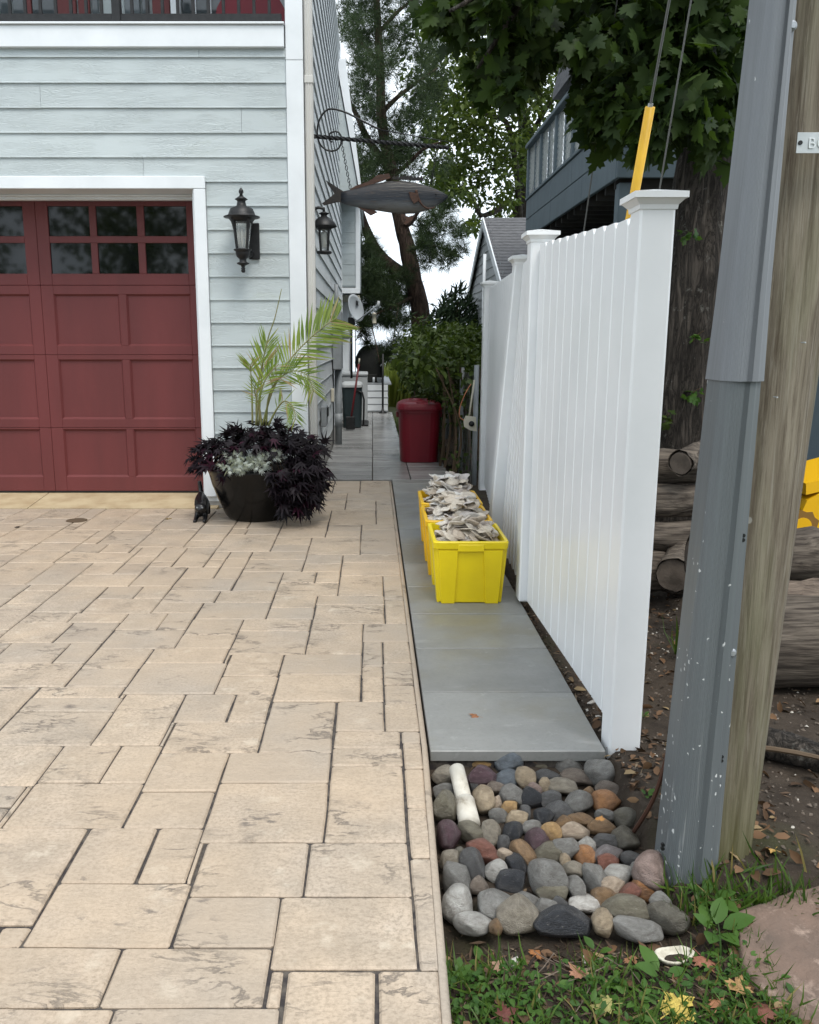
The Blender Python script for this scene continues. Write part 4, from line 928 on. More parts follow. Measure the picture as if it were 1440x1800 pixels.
# ================================================================== black cat figurine
ct = thing('cat_figurine', 'black iron cat figurine stretching beside the black planter bowl', 'figurine', (-1.48, 7.30, 0))
def skin(name, verts, edges, radii, m, parent, root=0, sub=2):
    me = bpy.data.meshes.new(name); o_ = wloc(parent); me.from_pydata([Vector(v)-o_ for v in verts], edges, [])
    ob = bpy.data.objects.new(name, me); C.objects.link(ob)
    sk = ob.modifiers.new('s', 'SKIN'); me.skin_vertices[0].data[root].use_root = True
    for k, r in enumerate(radii): me.skin_vertices[0].data[k].radius = (r, r) if not hasattr(r, '__len__') else r
    su = ob.modifiers.new('u', 'SUBSURF'); su.levels = sub; su.render_levels = sub
    dg = bpy.context.evaluated_depsgraph_get(); ev = ob.evaluated_get(dg); nm = bpy.data.meshes.new_from_object(ev)
    ob.modifiers.clear(); ob.data = nm; nm.name = name; nm.materials.clear(); nm.materials.append(m)
    nm.polygons.foreach_set('use_smooth', [True]*len(nm.polygons)); ob.parent = parent; return ob
cx, cy = -1.47, 7.16
def cv(x, y, z): return (cx+x, cy+y, z)
# rump high and to the back, chest low, forepaws stretched towards the viewer, tail straight up
CV = [cv(-.015, .16, .155), cv(-.008, .09, .13), cv(.0, .02, .105), cv(.012, -.05, .10), cv(.02, -.085, .115),
      cv(-.03, .19, .20), cv(-.035, .20, .25), cv(-.045, .205, .31),
      cv(-.055, .16, .09), cv(-.055, .17, .015), cv(.03, .16, .09), cv(.035, .17, .015),
      cv(-.025, -.02, .05), cv(-.03, -.09, .012), cv(-.03, -.13, .010), cv(.045, -.02, .05), cv(.05, -.09, .012), cv(.05, -.13, .010)]
CE = [(0, 1), (1, 2), (2, 3), (3, 4), (0, 5), (5, 6), (6, 7), (0, 8), (8, 9), (0, 10), (10, 11), (2, 12), (12, 13), (13, 14), (2, 15), (15, 16), (16, 17)]
CR = [.062, .065, .062, .034, .030, .022, .020, .018, .028, .017, .028, .017, .024, .017, .017, .024, .017, .017]
skin('body', CV, CE, CR, M['statue'], ct)
hd = MB(); hx, hy, hz = cx+.022, cy-.10, .125
bmm = bmesh.new(); bmesh.ops.create_icosphere(bmm, subdivisions=3, radius=1)
V = []
for v in bmm.verts:
    p = v.co; V.append((hx+p.x*.052, hy+p.y*.046-(.016*max(0, -p.y)*max(0, 1-abs(p.z+.25)*2)*max(0, 1-abs(p.x)*1.6)), hz+p.z*.044-(.004 if p.y < -.5 and abs(abs(p.x)-.4) < .22 and .0 < p.z < .4 else 0)))
hd.add(V, [tuple(v.index for v in f.verts) for f in bmm.faces]); bmm.free()
head = hd.build('head', M['statue'], ct, True)
for sx in (-1, 1):
    q = MB(); q.add([(hx+sx*.012, hy-.012, hz+.034), (hx+sx*.05, hy-.008, hz+.022), (hx+sx*.030, hy+.018, hz+.03), (hx+sx*.044, hy-.006, hz+.08)], [(0, 1, 3), (1, 2, 3), (2, 0, 3), (0, 1, 2)]); q.build('ear', M['statue'], head)
    MB().lathe(hx+sx*.021, hy-.040, [(.001, hz+.0), (.008, hz+.004), (.008, hz+.012), (.001, hz+.016)], 8).build('eye', M['greyplastic'], head, True)
MB().lathe(hx, hy-.058, [(.002, hz-.016), (.007, hz-.011), (.009, hz-.006), (.003, hz-.003)], 8).build('nose', M['black'], head, True)
# drain cover and speck of leaf
dc = gnd(135, 915); dcv = MB().lathe(dc.x, dc.y, [(.085, -.004), (.088, .003), (.08, .006), (.01, .006)], 24).build('drain_cover', M['twig']); tag(dcv, 'round brown drain cover set in the stamped driveway near the apron', 'drain cover')
# ================================================================== river rocks
RC = dict(g=(.22, .215, .2), dg=(.105, .105, .105), bl=(.13, .15, .17), k=(.035, .037, .042), ol=(.17, .155, .115), do=(.13, .12, .095), t=(.40, .32, .22), to=(.42, .27, .12), o=(.38, .19, .085), br=(.22, .14, .075), gb=(.2, .165, .135), p=(.10, .06, .07), r=(.21, .095, .07), w=(.55, .53, .49), wg=(.42, .41, .38), pk=(.31, .23, .2), c=(.46, .37, .28), gt=(.27, .24, .19), gp=(.21, .19, .19))
RN = dict(g='grey', dg='dark grey', bl='blue grey', k='black', ol='olive grey', do='dark olive', t='tan', to='golden tan', o='orange', br='brown', gb='brownish grey', p='purple', r='reddish', w='white', wg='pale grey', pk='pinkish grey', c='cream', gt='tan grey', gp='mauve grey')
RK = '''137,145,185,90,gb;300,135,145,80,to;442,135,130,115,bl;582,147,125,90,ol;740,160,140,95,g;905,190,125,140,g;115,210,110,95,gt;310,220,140,100,p;428,228,110,100,bl;530,225,105,105,t;640,218,125,75,dg;800,220,170,75,gb;118,288,120,70,g;270,250,60,90,dg;380,275,90,70,gb;470,315,130,110,g;630,258,70,65,t;720,270,170,75,gt;575,285,70,50,pk;950,290,130,90,gb;840,305,70,50,br;125,375,120,145,ol;318,340,105,145,t;385,350,60,75,c;558,330,130,105,k;655,330,110,80,dg;797,350,130,115,g;930,345,140,100,o;445,375,90,55,to;525,400,65,65,dg;692,395,130,95,dg;390,415,95,50,g;485,430,120,75,t;620,420,105,75,k;935,410,100,50,g;1035,428,125,90,do;135,515,118,130,p;250,490,120,110,ol;352,500,95,120,gt;465,495,105,95,k;560,475,100,65,g;660,495,95,75,to;730,455,95,75,br;810,440,120,60,br;780,498,135,85,c;918,475,150,85,br;1040,535,110,120,do;585,555,125,125,p;930,550,145,80,dg;415,555,70,60,dg;290,578,160,80,r;345,615,135,90,r;425,610,70,50,c;513,602,110,150,br;650,608,140,115,ol;730,573,135,90,g;838,562,85,65,wg;825,615,110,85,o;940,605,155,85,gp;945,650,110,75,r;1070,630,105,80,dg;732,650,55,70,t;1175,695,175,165,pk;145,640,110,90,gt;200,610,100,70,do;260,665,115,140,dg;382,695,110,105,wg;480,660,105,115,k;775,690,100,75,gt;880,730,115,155,g;1005,705,130,95,wg;1085,695,60,60,g;632,735,200,150,g;180,735,140,160,g;295,775,90,90,gb;450,752,170,115,k;785,785,90,115,g;665,800,150,115,ol;960,775,135,75,c;1130,785,150,120,o;1055,800,100,70,r;925,835,135,95,br;198,865,165,165,wg;375,875,185,190,g;540,850,130,90,g;830,860,175,105,w;640,880,110,85,g;1050,895,230,130,ol;1215,850,110,60,g;1243,925,180,155,do;260,955,175,115,wg;490,920,195,160,gt;380,975,60,70,br;725,960,300,125,k;920,960,105,125,t;1090,985,240,65,g;700,870,90,60,dg'''
def rock_mesh(k):
    R = random.Random(k); bmm = bmesh.new(); bmesh.ops.create_icosphere(bmm, subdivisions=4, radius=1)
    o = Vector((R.uniform(-50, 50), R.uniform(-50, 50), R.uniform(-50, 50))); cuts = [(Vector((R.gauss(0, 1), R.gauss(0, 1), R.gauss(0, 1))).normalized(), R.uniform(.55, .84)) for _ in range(7)]
    for v in bmm.verts:
        p = v.co.copy(); f = 1+.16*noise.noise(p*1.1+o)+.05*noise.noise(p*2.6+o)+.012*noise.noise(p*9+o); q = p*f
        for n_, d_ in cuts:
            e = q.dot(n_)-d_
            if e > 0: q -= n_*e*.72
        v.co = q
    me = bpy.data.meshes.new('river_rock'); bmm.to_mesh(me); bmm.free()
    me.polygons.foreach_set('use_smooth', [True]*len(me.polygons)); me.materials.append(M['rock']); return me
RM = [rock_mesh(k) for k in range(12)]
rr = random.Random(3); ROCKS = []
ents = [tuple(x.split(',')) for x in RK.replace('\n', '').split(';')]
for cu, cv_, w, h, c in ents:
    cu, cv_, w, h = map(float, (cu, cv_, w, h)); u = 740+cu/2.88; v = 1290+cv_/2.88
    p = gnd(u, v, -.015); dpt = p.y*CT+(HC+.015)*ST; k_ = dpt/1500/2.88
    rx = w*k_/2*1.08; hh = h*k_/2*1.1; ry = hh*1.12; rz = hh*.86; ry = min(max(ry, rx*.6), rx*1.5); rz = min(rz, rx*1.1)
    rz = max(rz, .022)
    rz *= 1.12; zc = -.108+rz*.95+rr.choice((0, 0, .008, .018))+(.02 if cv_ > 900 or cu > 1150 else .0)+ (0.012 if hh < .03 else 0)
    p = gnd(u, v, zc)
    o = bpy.data.objects.new('river_rock', rr.choice(RM)); C.objects.link(o)
    o.location = p; o.rotation_euler = (rr.gauss(0, .12), rr.gauss(0, .12), rr.choice((0, PI))+rr.gauss(0, .15)); o.scale = (rx*1.12, ry*1.12, rz*1.12)
    j = rr.uniform(.85, 1.12); o.color = (*[q*j for q in RC[c]], 1)
    col = 'against the driveway edge' if cu < 190 else 'on the soil side' if cu > 1000 else 'left of centre' if cu < 460 else 'in the middle' if cu < 740 else 'right of centre'
    row = 'touching the path slab' if cv_ < 200 else 'in the back of the bed' if cv_ < 390 else 'in the upper middle of the bed' if cv_ < 540 else 'in the lower middle of the bed' if cv_ < 720 else 'in the front of the bed' if cv_ < 900 else 'along the grass edge'
    sz = 'large' if w*h > 17000 else 'small' if w*h < 6500 else 'medium'
    shp = 'flat' if h/w < .5 else 'upright' if h/w > 1.15 else 'rounded'
    tag(o, '%s %s %s rock %s %s' % (sz, shp, RN[c], row, col), 'rock', 'river rocks in the drain bed'); ROCKS.append((o, RN[c]))
cnt = {}
for o, c in ROCKS: cnt[o['label']] = cnt.get(o['label'], 0)+1
for o, c in ROCKS:
    if cnt[o['label']] > 1:
        nb_ = sorted((p for p in ROCKS if p[1] != c), key=lambda p: (p[0].location-o.location).length)
        w = o['label'].split(); w = [x for x in w if x not in ('the', 'medium', 'rounded', 'of')]; o['label'] = ' '.join(w)+' beside a '+nb_[0][1]+' one'
pd = thing('drain_pipe', 'white pvc drain pipe end lying among the river rocks', 'pipe', gnd(810, 1400, -.02))
q = MB(); a_, b_ = gnd(803, 1352, -.01), gnd(826, 1450, -.075); q.tube([a_, a_.lerp(b_, .62)], .028, 16); q.build('pipe', M['pvc'], pd, True)
q = MB(); q.tube([a_.lerp(b_, .6), b_], [.036, .036], 16); q.build('coupling', M['pvc'], pd, True)
# ================================================================== utility pole
LE = .045
pole = thing('utility_pole', 'weathered wooden utility pole with grey cable guard rising out of frame', 'utility pole', (1.02, 2.405, 0))
V = []; n = 80; zz = [-.3+.12*k for k in range(75)]
R = [random.uniform(-1, 1) for _ in range(n)]
for z in zz:
    r = .134-.003*z
    for k in range(n):
        a = 2*PI*k/n; e = 1+.012*noise.noise((math.cos(a)*2.2, math.sin(a)*2.2, z*.5))+.006*R[k]
        if k in (63, 69): e -= .075 if noise.noise((k, 0, z*.35)) > -.2 else .01
        V.append((1.033+LE*z+r*e*math.cos(a), 2.405+r*e*math.sin(a), z))
m = len(zz); F = [(i*n+k, i*n+(k+1) % n, (i+1)*n+(k+1) % n, (i+1)*n+k) for i in range(m-1) for k in range(n)]+[tuple((m-1)*n+k for k in range(n))]
mesh('trunk', V, F, M['pole'], pole, False).data.polygons.foreach_set('use_smooth', [True]*len(F))
def guard(name, m, z0, z1, ex, flare=0, cx0=.912):
    pf = [(-.088, .075), (-.088, -.01)]+[(-.022+(.066+ex)*math.cos(a), -.015+(.062+ex)*math.sin(a)) for a in [PI+.12*PI+PI*.42*k/10 for k in range(11)]]
    pf = [(-.088-ex, .07)]
    arc = [(-.020+(.068+ex)*math.cos(PI+k*PI/2/8), -.012+(.060+ex)*math.sin(PI+k*PI/2/8)) for k in range(9)]
    front = [(-.015+.066*k/10, -.072-ex-.0) for k in range(1, 10)]
    pts = pf+arc
    for i, (x, y) in enumerate(front): pts.append((x, y))
    pts += [(.052, -.069-ex), (.058, -.060-ex), (.085+ex, -.052-ex), (.088+ex, -.048-ex), (.088+ex, -.040)]
    # fine ribs over the rounded part
    fine = []
    for i in range(len(pts)-1):
        a = Vector(pts[i]); b = Vector(pts[i+1]); nseg = 4 if 0 <= i < 15 else 1
        for k in range(nseg):
            p = a.lerp(b, k/nseg); nn = Vector((b-a)).normalized(); nn = Vector((nn.y, -nn.x)); rb = .0013 if (len(fine) % 2) and i > 0 and i < 14 else 0
            fine.append((p.x+nn.x*rb, p.y+nn.y*rb))
    fine.append(pts[-1]); n = len(fine); V = []
    zz = [z0+(z1-z0)*k/14 for k in range(15)]
    for z in zz:
        fl = flare if z < z0+.02 else flare*max(0, 1-(z-z0)/.13)
        for x, y in fine: xl, xr = .854+.0365*z, .996+.001*z; V.append(((xl+xr)/2+x/.088*(xr-xl)/2*(1+fl), 2.262+.0*z+y*(1+fl)+.0, z))
    F = [(i*n+k, i*n+k+1, (i+1)*n+k+1, (i+1)*n+k) for i in range(len(zz)-1) for k in range(n-1)]
    # back wall closing the section
    F += [(i*n+n-1, i*n, (i+1)*n, (i+1)*n+n-1) for i in range(len(zz)-1)]+[tuple(range(n)), tuple((len(zz)-1)*n+k for k in range(n))]
    return mesh(name, V, F, M[m], pole)
gl = guard('cable_guard', 'guard_low', -.3, 1.47, 0)
gu = guard('cable_guard', 'guard_up', 1.40, 4.4, .004, .05); gu['label'] = 'upper paler length of grey cable guard'
def bolt(u, v, Y, par):
    p = at(u, v, Y); q = MB(); q.tube([p+Vector((0, .012, 0)), p+Vector((0, -.004, 0))], .0125, 14); q.build('washer', M['steel'], par, True)
    q = MB(); q.tube([p, p+Vector((0, -.010, 0))], [.008, .0075], 6); return q.build('bolt', M['steel'], par)
YB = 2.262-.060
bolt(1391, 46, YB-.004, gu); bolt(1331, 598, YB-.004, gu); bolt(1286, 1147, YB+.006, gl)
for u, v in ((1365, 292), (1306, 945), (1268, 1333), (1165, 1488)):
    p = at(u, v, YB+.004); q = MB(); q.tube([p+Vector((0, -.0035, -.006)), p+Vector((0, .003, -.006))], .0055, 10); q.tube([p+Vector((0, -.0035, .006)), p+Vector((0, .003, .006))], .0055, 10); q.build('slot', M['black'], gl)
tgp = at(1424, 251, 2.222); tp = MB(); c0 = at(1401, 251, 2.222)
w_ = .14; tp.box(c0.x, c0.x+w_, 2.222, 2.2235, c0.z-.024, c0.z+.024, .0006); tgo = tp.build('tag_plate', M['alum'] if 'alum' in M else M.setdefault('alum', mat('aluminium_tag', (.5, .52, .52), .35, (.4, .42, .42), 14, metal=.55)), pole)
fc = bpy.data.curves.new('tag_text', 'FONT'); fc.body = 'BG'; fc.size = .036; fc.extrude = .0012; fc.space_character = 1.1
fo = bpy.data.objects.new('tmp', fc); C.objects.link(fo); dg = bpy.context.evaluated_depsgraph_get(); me = bpy.data.meshes.new_from_object(fo.evaluated_get(dg)); bpy.data.objects.remove(fo)
off = Vector((c0.x+.026, 2.2205, c0.z-.013))-wloc(tgo)
for v in me.vertices: v.co = Vector((v.co.x, -v.co.z, v.co.y))+off
me.materials.clear(); me.materials.append(mat('embossed_letters', (.62, .64, .64), .3, metal=.4)); lo = bpy.data.objects.new('lettering', me); C.objects.link(lo); lo.parent = tgo
q = MB(); p = c0+Vector((.008, 0, 0)); q.tube([p+Vector((0, -.002, 0)), p+Vector((0, .001, 0))], .0055, 10); q.build('nail', M['black'], tgo)
for u, v in ((1412, 602), (1363, 698)):
    p = at(u, v, 2.238); q = MB(); q.tube([p+Vector((0, .01, 0)), p+Vector((0, -.012, -.0))], [.0015, .0022], 6); q.build('nail', M['acwhite'], pole)
q = MB(); limb(q, [Vector((.84, 2.50, -.06)), Vector((.858, 2.39, .12)), Vector((.872, 2.345, .28)), Vector((.885, 2.335, .45)), Vector((.90, 2.335, .8))], .007, .006, 6, 0); q.build('earth_cable', mat('rust_cable', (.07, .03, .018), .7), pole)
# guy wires
def guy(g0, g1, label, guard_=True, r=.005):
    g0, g1 = Vector(g0), Vector(g1); t = thing('guy_wire', label, 'guy wire', g0)
    MB().tube([g0, g1], r, 6).build('wire', M['wire'], t)
    if guard_:
        d = (g1-g0).normalized(); e = g0+d*guard_; MB().tube([g0+d*.15, e], [.021, .019], 12).build('yellow_sleeve', M['yguard'], t, True)
        MB().tube([e-d*.001, e+d*.012], .010, 8).build('clip', M['steel'], t)
pA = at(1117, 333, 3.62); pB = at(1143, 188, 3.50); d = (pB-pA)
guy(pA-d*(pA.z+.1)/d.z, pA+d*(8-pA.z)/d.z, 'guy wire with yellow plastic sleeve rising behind the white fence post', (pB-(pA-d*(pA.z+.1)/d.z)).length)
pA = at(1160, 330, 4.2); pB = at(1215, 0, 4.0); d = pB-pA; guy(pA-d*(pA.z+.1)/d.z, pA+d*(8-pA.z)/d.z, 'thin bare guy wire right of the yellow sleeve', 0, .004)
pA = at(1028, 395, 5.2); pB = at(1085, 0, 4.9); d = pB-pA; guy(pA-d*(pA.z+.1)/d.z, pA+d*(8-pA.z)/d.z, 'thin dark guy wire left of the yellow sleeve in front of blue deck', 0, .004)
# ================================================================== logs, stump, yellow toy, flagstone
def log(a, b, r, label, face=None, bark='logbark', name='log', sq_=1.):
    a, b = Vector(a), Vector(b); t = thing(name, label, 'log', (a+b)/2); P = [a.lerp(b, k/9)+Vector((0, random.uniform(-.008, .008), random.uniform(-.008, .008))) for k in range(10)]
    MB().tube(P, [r*(1+random.uniform(-.1, .1)) for _ in P], 22, False, .10, sq_).build('bark', M[bark], t, True)
    for p, d in ((a, (a-b).normalized()), (b, (b-a).normalized())):
        MB().tube([p-d*.02, p+d*.004], [r*.95, r*.93], 18, True, .04, sq_).build('cut_end', M['cutwood'], t)
log((1.15, 4.95, .13), (2.2, 5.0, .13), .12, 'grey weathered log lowest in the pile behind the white fence post')
log((1.18, 5.05, .35), (2.5, 5.05, .335), .098, 'rough barked log second from bottom of the pile by the fence')
log((1.20, 5.12, .55), (2.5, 5.12, .545), .10, 'pale smooth weathered log in the middle of the pile by the fence')
log((1.22, 5.22, .76), (2.5, 5.2, .72), .10, 'knotty pale log resting on top of the log pile')
log((1.69, 4.62, .215), (1.95, 5.15, .23), .10, 'short log with its round cut end facing the path')
log((1.80, 4.95, .80), (2.1, 5.25, .86), .07, 'dark knotty stub of branch lying on top of the log pile')
log((1.20, 4.75, .02), (1.55, 4.85, .02), .06, 'thin log end on the soil below the pile')
st = thing('split_log', 'big split log with pale torn wood on the soil right of the pole', 'log', (1.95, 3.75, 0))
V = []; n = 22
for i in range(9):
    f = i/8
    for k in range(n):
        a = 2*PI*k/n; r = .26*(1+.06*noise.noise((math.cos(a)*2, math.sin(a)*2, f*3)))
        V.append((1.62+f*.7+.02*math.sin(7*a), 3.72+r*math.cos(a), .17+r*math.sin(a)*.85))
F = [(i*n+k, i*n+(k+1) % n, (i+1)*n+(k+1) % n, (i+1)*n+k) for i in range(8) for k in range(n)]+[tuple(range(n)), tuple(8*n+k for k in range(n))]
mesh('bark', V, F, M['logbark'], st, True)
q = MB(); V = []
for i in range(12):
    for j in range(8):
        V.append((1.60+.055*i, 3.50+.03*j+.012*random.random(), .05+.052*j+.03*noise.noise((i*.7, j*.9, 2))+.02*i*.3))
q.add(V, [(i*8+j, (i+1)*8+j, (i+1)*8+j+1, i*8+j+1) for i in range(11) for j in range(7)]); q.build('split_face', M['greywood'], st)
log((1.62, 4.15, .42), (2.4, 4.2, .44), .13, 'silver grey log with a cracked end lying behind the split log', None, 'logbark')
stump = thing('fallen_branch', 'dark rotten branch stub lying on soil right of pole foot', 'branch', (1.5, 3.0, 0))
q = MB(); limb(q, [(1.25, 3.05, .03), (1.42, 2.95, .05), (1.62, 2.82, .03), (1.85, 2.7, .0)], .075, .04, 10, .12); q.build('bark', M['bark'], stump, True)
q = MB(); limb(q, [(1.3, 2.9, .05), (1.5, 2.80, .07), (1.8, 2.68, .04)], .012, .006, 6, .1); q.build('twig', M['twig'], stump)
yt = thing('plastic_wheelbarrow', 'bright yellow plastic tub with a brown cog print right of the pole', 'tub', (2.95, 5.6, .4))
M['toy'] = mat('bright_yellow_plastic', (.72, .40, .006), .35)
def yp(u, v, Y=5.6): return at(u, v, Y)
for nm, poly, th, mm in (('tub', [(1419, 880), (1440, 868), (1560, 838), (1560, 900), (1500, 935), (1440, 955), (1405, 975), (1400, 930), (1412, 895)], .5, 'toy'), ('rim', [(1417, 850), (1560, 812), (1560, 836), (1417, 870)], .56, 'toy')):
    P = [yp(*p) for p in poly]; q = MB(); q.prism([(p.x, p.z) for p in P], 5.6, 5.6+th, 1); q.build(nm, M[mm], yt)
cc = yp(1410, 925); q = MB(); cg = []
for k in range(18):
    a = 2*PI*k/18; cg.append((cc.x+(.115 if k % 2 else .098)*math.cos(a), cc.z+(.115 if k % 2 else .098)*math.sin(a)))
q.prism(cg, 5.592, 5.5995, 1); q.build('cog_print', mat('brown_print', (.21, .11, .02), .5), yt)
q = MB(); q.prism([(cc.x+.06*math.cos(2*PI*k/20), cc.z+.06*math.sin(2*PI*k/20)) for k in range(20)], 5.588, 5.5915, 1); q.build('hub_print', M['toy'], yt)
fl = MB(); fp_ = [gnd(u, v) for u, v in ((1288, 1598), (1330, 1580), (1385, 1560), (1440, 1545), (1560, 1520), (1640, 1700), (1600, 1860), (1500, 1850), (1440, 1812), (1400, 1775), (1340, 1735), (1305, 1690), (1300, 1640))]
rp = random.Random(5); pts = []
for i in range(len(fp_)):
    a, b = fp_[i], fp_[(i+1) % len(fp_)]
    for k in range(4): p = a.lerp(b, k/4); pts.append((p.x+rp.uniform(-.006, .006), p.y+rp.uniform(-.006, .006)))
cx_, cy_ = sum(p[0] for p in pts)/len(pts), sum(p[1] for p in pts)/len(pts); n = len(pts)
RG = [(1.0, -.09), (1.0, -.03), (.992, -.018), (.97, -.012), (.9, -.011), (.75, -.010), (.5, -.010), (.25, -.010)]
V = [(cx_+(x-cx_)*f, cy_+(y-cy_)*f, z+(.007*noise.noise((x*f*9, y*f*9, f*2)) if f < .98 else .004*noise.noise((x*30, y*30, 0)))) for f, z in RG for x, y in pts]
F = [(a*n+k, a*n+(k+1) % n, (a+1)*n+(k+1) % n, (a+1)*n+k) for a in range(len(RG)-1) for k in range(n)]+[tuple((len(RG)-1)*n+k for k in range(n))]
tag(mesh('flagstone', V, F, M['flag'], None, True), 'rough red sandstone flag set in the grass at the bottom right', 'flagstone')
# ================================================================== neighbours
bh = thing('neighbour_house', 'blue grey house with raised lattice railed deck beyond the white fence', 'house', (3.5, 9, 0))
DX0, DYF, DYB = 2.16, 8.0, 12.6
def nb(name, m, *b, ch=.006, parent=None):
    q = MB()
    for i in range(0, len(b), 6): q.box(*b[i:i+6], ch)
    return q.build(name, M[m], parent or bh)
for k, (z0, z1) in enumerate(((2.92, 3.17), (3.175, 3.43))):
    for y0, y1 in ((DYF+.02, 9.3+k*.5), (9.3+k*.5, 10.9), (10.9, DYB)): nb('fascia_board', 'blue', DX0, DX0+.04, y0+.002, y1-.002, z0, z1)
    for x0, x1 in ((DX0-.0, 3.1), (3.1, 4.6), (4.6, 7)): nb('fascia_board', 'blue', x0+.002, x1-.002, DYF-.02, DYF+.018, z0, z1)
nb('fascia_cap', 'blue', DX0-.02, 7, DYF-.04, DYF+.1, 3.434, 3.47, DX0-.02, DX0+.1, DYF+.11, DYB, 3.434, 3.47)
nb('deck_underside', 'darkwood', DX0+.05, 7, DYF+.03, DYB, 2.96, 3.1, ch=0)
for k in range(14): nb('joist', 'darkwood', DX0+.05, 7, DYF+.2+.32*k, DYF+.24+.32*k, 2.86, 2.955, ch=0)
nb('handrail', 'blue', DX0-.04, DX0+.09, DYF-.02, DYB, 4.12, 4.17, DX0-.04, 7, DYF-.04, DYF-.021, 3.80, 3.9) if False else nb('handrail', 'blue', DX0-.04, DX0+.09, DYF-.02, DYB, 4.12, 4.17)
nb('handrail', 'blue', DX0+.1, 7, DYF-.02, DYF+.09, 3.72, 3.82)
ys = [DYF+.03+.92*k/1.0 for k in range(6)]
for y in ys: nb('post', 'blue', DX0, DX0+.09, y-.045, y+.045, 3.472, 4.118)
for y in [DYF+.49+.92*k for k in range(5)]: nb('stud', 'blue', DX0+.02, DX0+.07, y-.03, y+.03, 3.472, 4.118)
for i in range(10):
    y0 = DYF+.08+.46*i; y1 = y0+.39
    q = MB(); e = .009
    for sgn in (1, -1):
        for k in range(-6, 9):
            c0 = y0+.065*k; 
            a_ = [(c0, 3.48), (c0+(.63 if sgn > 0 else .63), 4.11)]
            s0, s1 = c0, c0+.63
            t0 = max(0, (y0-s0)/.63); t1 = min(1, (y1-s0)/.63)
            if t1 <= t0+.02: continue
            z0, z1 = 3.48+.63*t0, 3.48+.63*t1
            if sgn < 0: z0, z1 = 7.59-z0, 7.59-z1
            ya, yb = s0+.63*t0, s0+.63*t1; x = DX0+.035+.008*sgn
            q.add([(x, ya-e, z0), (x, ya+e, z0), (x, yb+e, z1), (x, yb-e, z1), (x+.006, ya-e, z0), (x+.006, ya+e, z0), (x+.006, yb+e, z1), (x+.006, yb-e, z1)], [(0, 1, 2, 3), (4, 5, 6, 7), (0, 1, 5, 4), (2, 3, 7, 6)])
    q.build('lattice_panel', M['blind'], bh)
nb('wall', 'blue', 2.9, 7, 10.5, 15, -.1, 2.85, 3.2, 7, 10.8, 15, 2.86, 5.6)
nb('porch_post', 'blue', 2.22, 2.36, 8.1, 8.24, -.1, 2.9); nb('porch_post', 'blue', 4.8, 4.94, 8.1, 8.24, -.1, 2.9)
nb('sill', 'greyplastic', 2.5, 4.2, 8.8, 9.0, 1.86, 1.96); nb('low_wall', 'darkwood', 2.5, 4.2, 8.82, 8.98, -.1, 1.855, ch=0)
q = MB(); q.add([(3.0, 10.3, 5.55), (7.3, 10.3, 5.55), (7.3, 12.8, 7), (3.0, 12.8, 7), (3.0, 15.3, 5.55), (7.3, 15.3, 5.55), (3.0, 10.3, 5.45), (7.3, 10.3, 5.45), (3.0, 15.3, 5.45), (7.3, 15.3, 5.45)], [(0, 1, 2, 3), (3, 2, 5, 4), (6, 7, 9, 8), (0, 3, 4, 8, 6), (1, 2, 5, 9, 7), (0, 1, 7, 6), (4, 5, 9, 8)])
q.build('roof', M['shingle'], bh)
# grey cottage behind
gh = thing('cottage', 'small grey cottage with shingled gable roof behind the white fence', 'cottage', (3.2, 18, 0))
P1, PP, P2 = at(885, 500, 15.2), at(846, 402, 18.0), at(820, 545, 20.8); xg = 2.30; ze, zp = 2.45, 3.92
q = MB(); q.prism([(15.2, -.1), (20.8, -.1), (20.8, ze), (18, zp-.05), (15.2, ze)], xg, 7.5, 0); q.build('wall', M['greysiding'], gh)
for k in range(20):
    z = .2+.18*k; y0 = 15.22; y1 = 20.78
    if z > ze: f = (z-ze)/(zp-ze); y0 = 15.2+2.8*f+.15; y1 = 20.8-2.8*f-.15
    if y1-y0 < .3: break
    q = MB(); q.add([(xg-.018, y0, z), (xg-.018, y1, z), (xg-.002, y1, z+.178), (xg-.002, y0, z+.178), (xg, y0, z), (xg, y1, z)], [(0, 1, 2, 3), (0, 1, 5, 4)]); q.build('siding_board', M['greysiding'], gh)
rf = None
for sg in (-1, 1):
    q = MB(); y_e = 18+sg*3.05; z_e = zp-(zp-ze)/2.8*3.05
    V = []; n = 24
    for k in range(n):
        f0, f1 = k/n, (k+1)/n
        ya, za = y_e+(18-y_e)*f0, z_e+(zp-z_e)*f0+.03; yb, zb = y_e+(18-y_e)*f1, z_e+(zp-z_e)*f1+.021
        q.add([(xg-.08, ya, za), (7.6, ya, za), (7.6, yb, zb), (xg-.08, yb, zb), (xg-.08, ya, za-.03), (7.6, ya, za-.03)], [(0, 1, 2, 3), (0, 1, 5, 4)])
    o = q.build('roof', M['shingle'], gh)
    q = MB(); q.add([(xg-.09, y_e, z_e+.03), (xg-.09, 18, zp+.03), (xg-.09, 18, zp-.16), (xg-.09, y_e, z_e-.14), (xg-.065, y_e, z_e+.03), (xg-.065, 18, zp+.03), (xg-.065, 18, zp-.16), (xg-.065, y_e, z_e-.14)], [(0, 1, 2, 3), (4, 5, 6, 7), (0, 1, 5, 4), (2, 3, 7, 6), (0, 3, 7, 4), (1, 2, 6, 5)])
    q.build('rake_board', M['white'], gh)
MB().tube([(xg-.2, 16.6, 3.1), (xg-.2, 16.6, .2)], .03, 8).build('downspout', M['white'], gh, True)
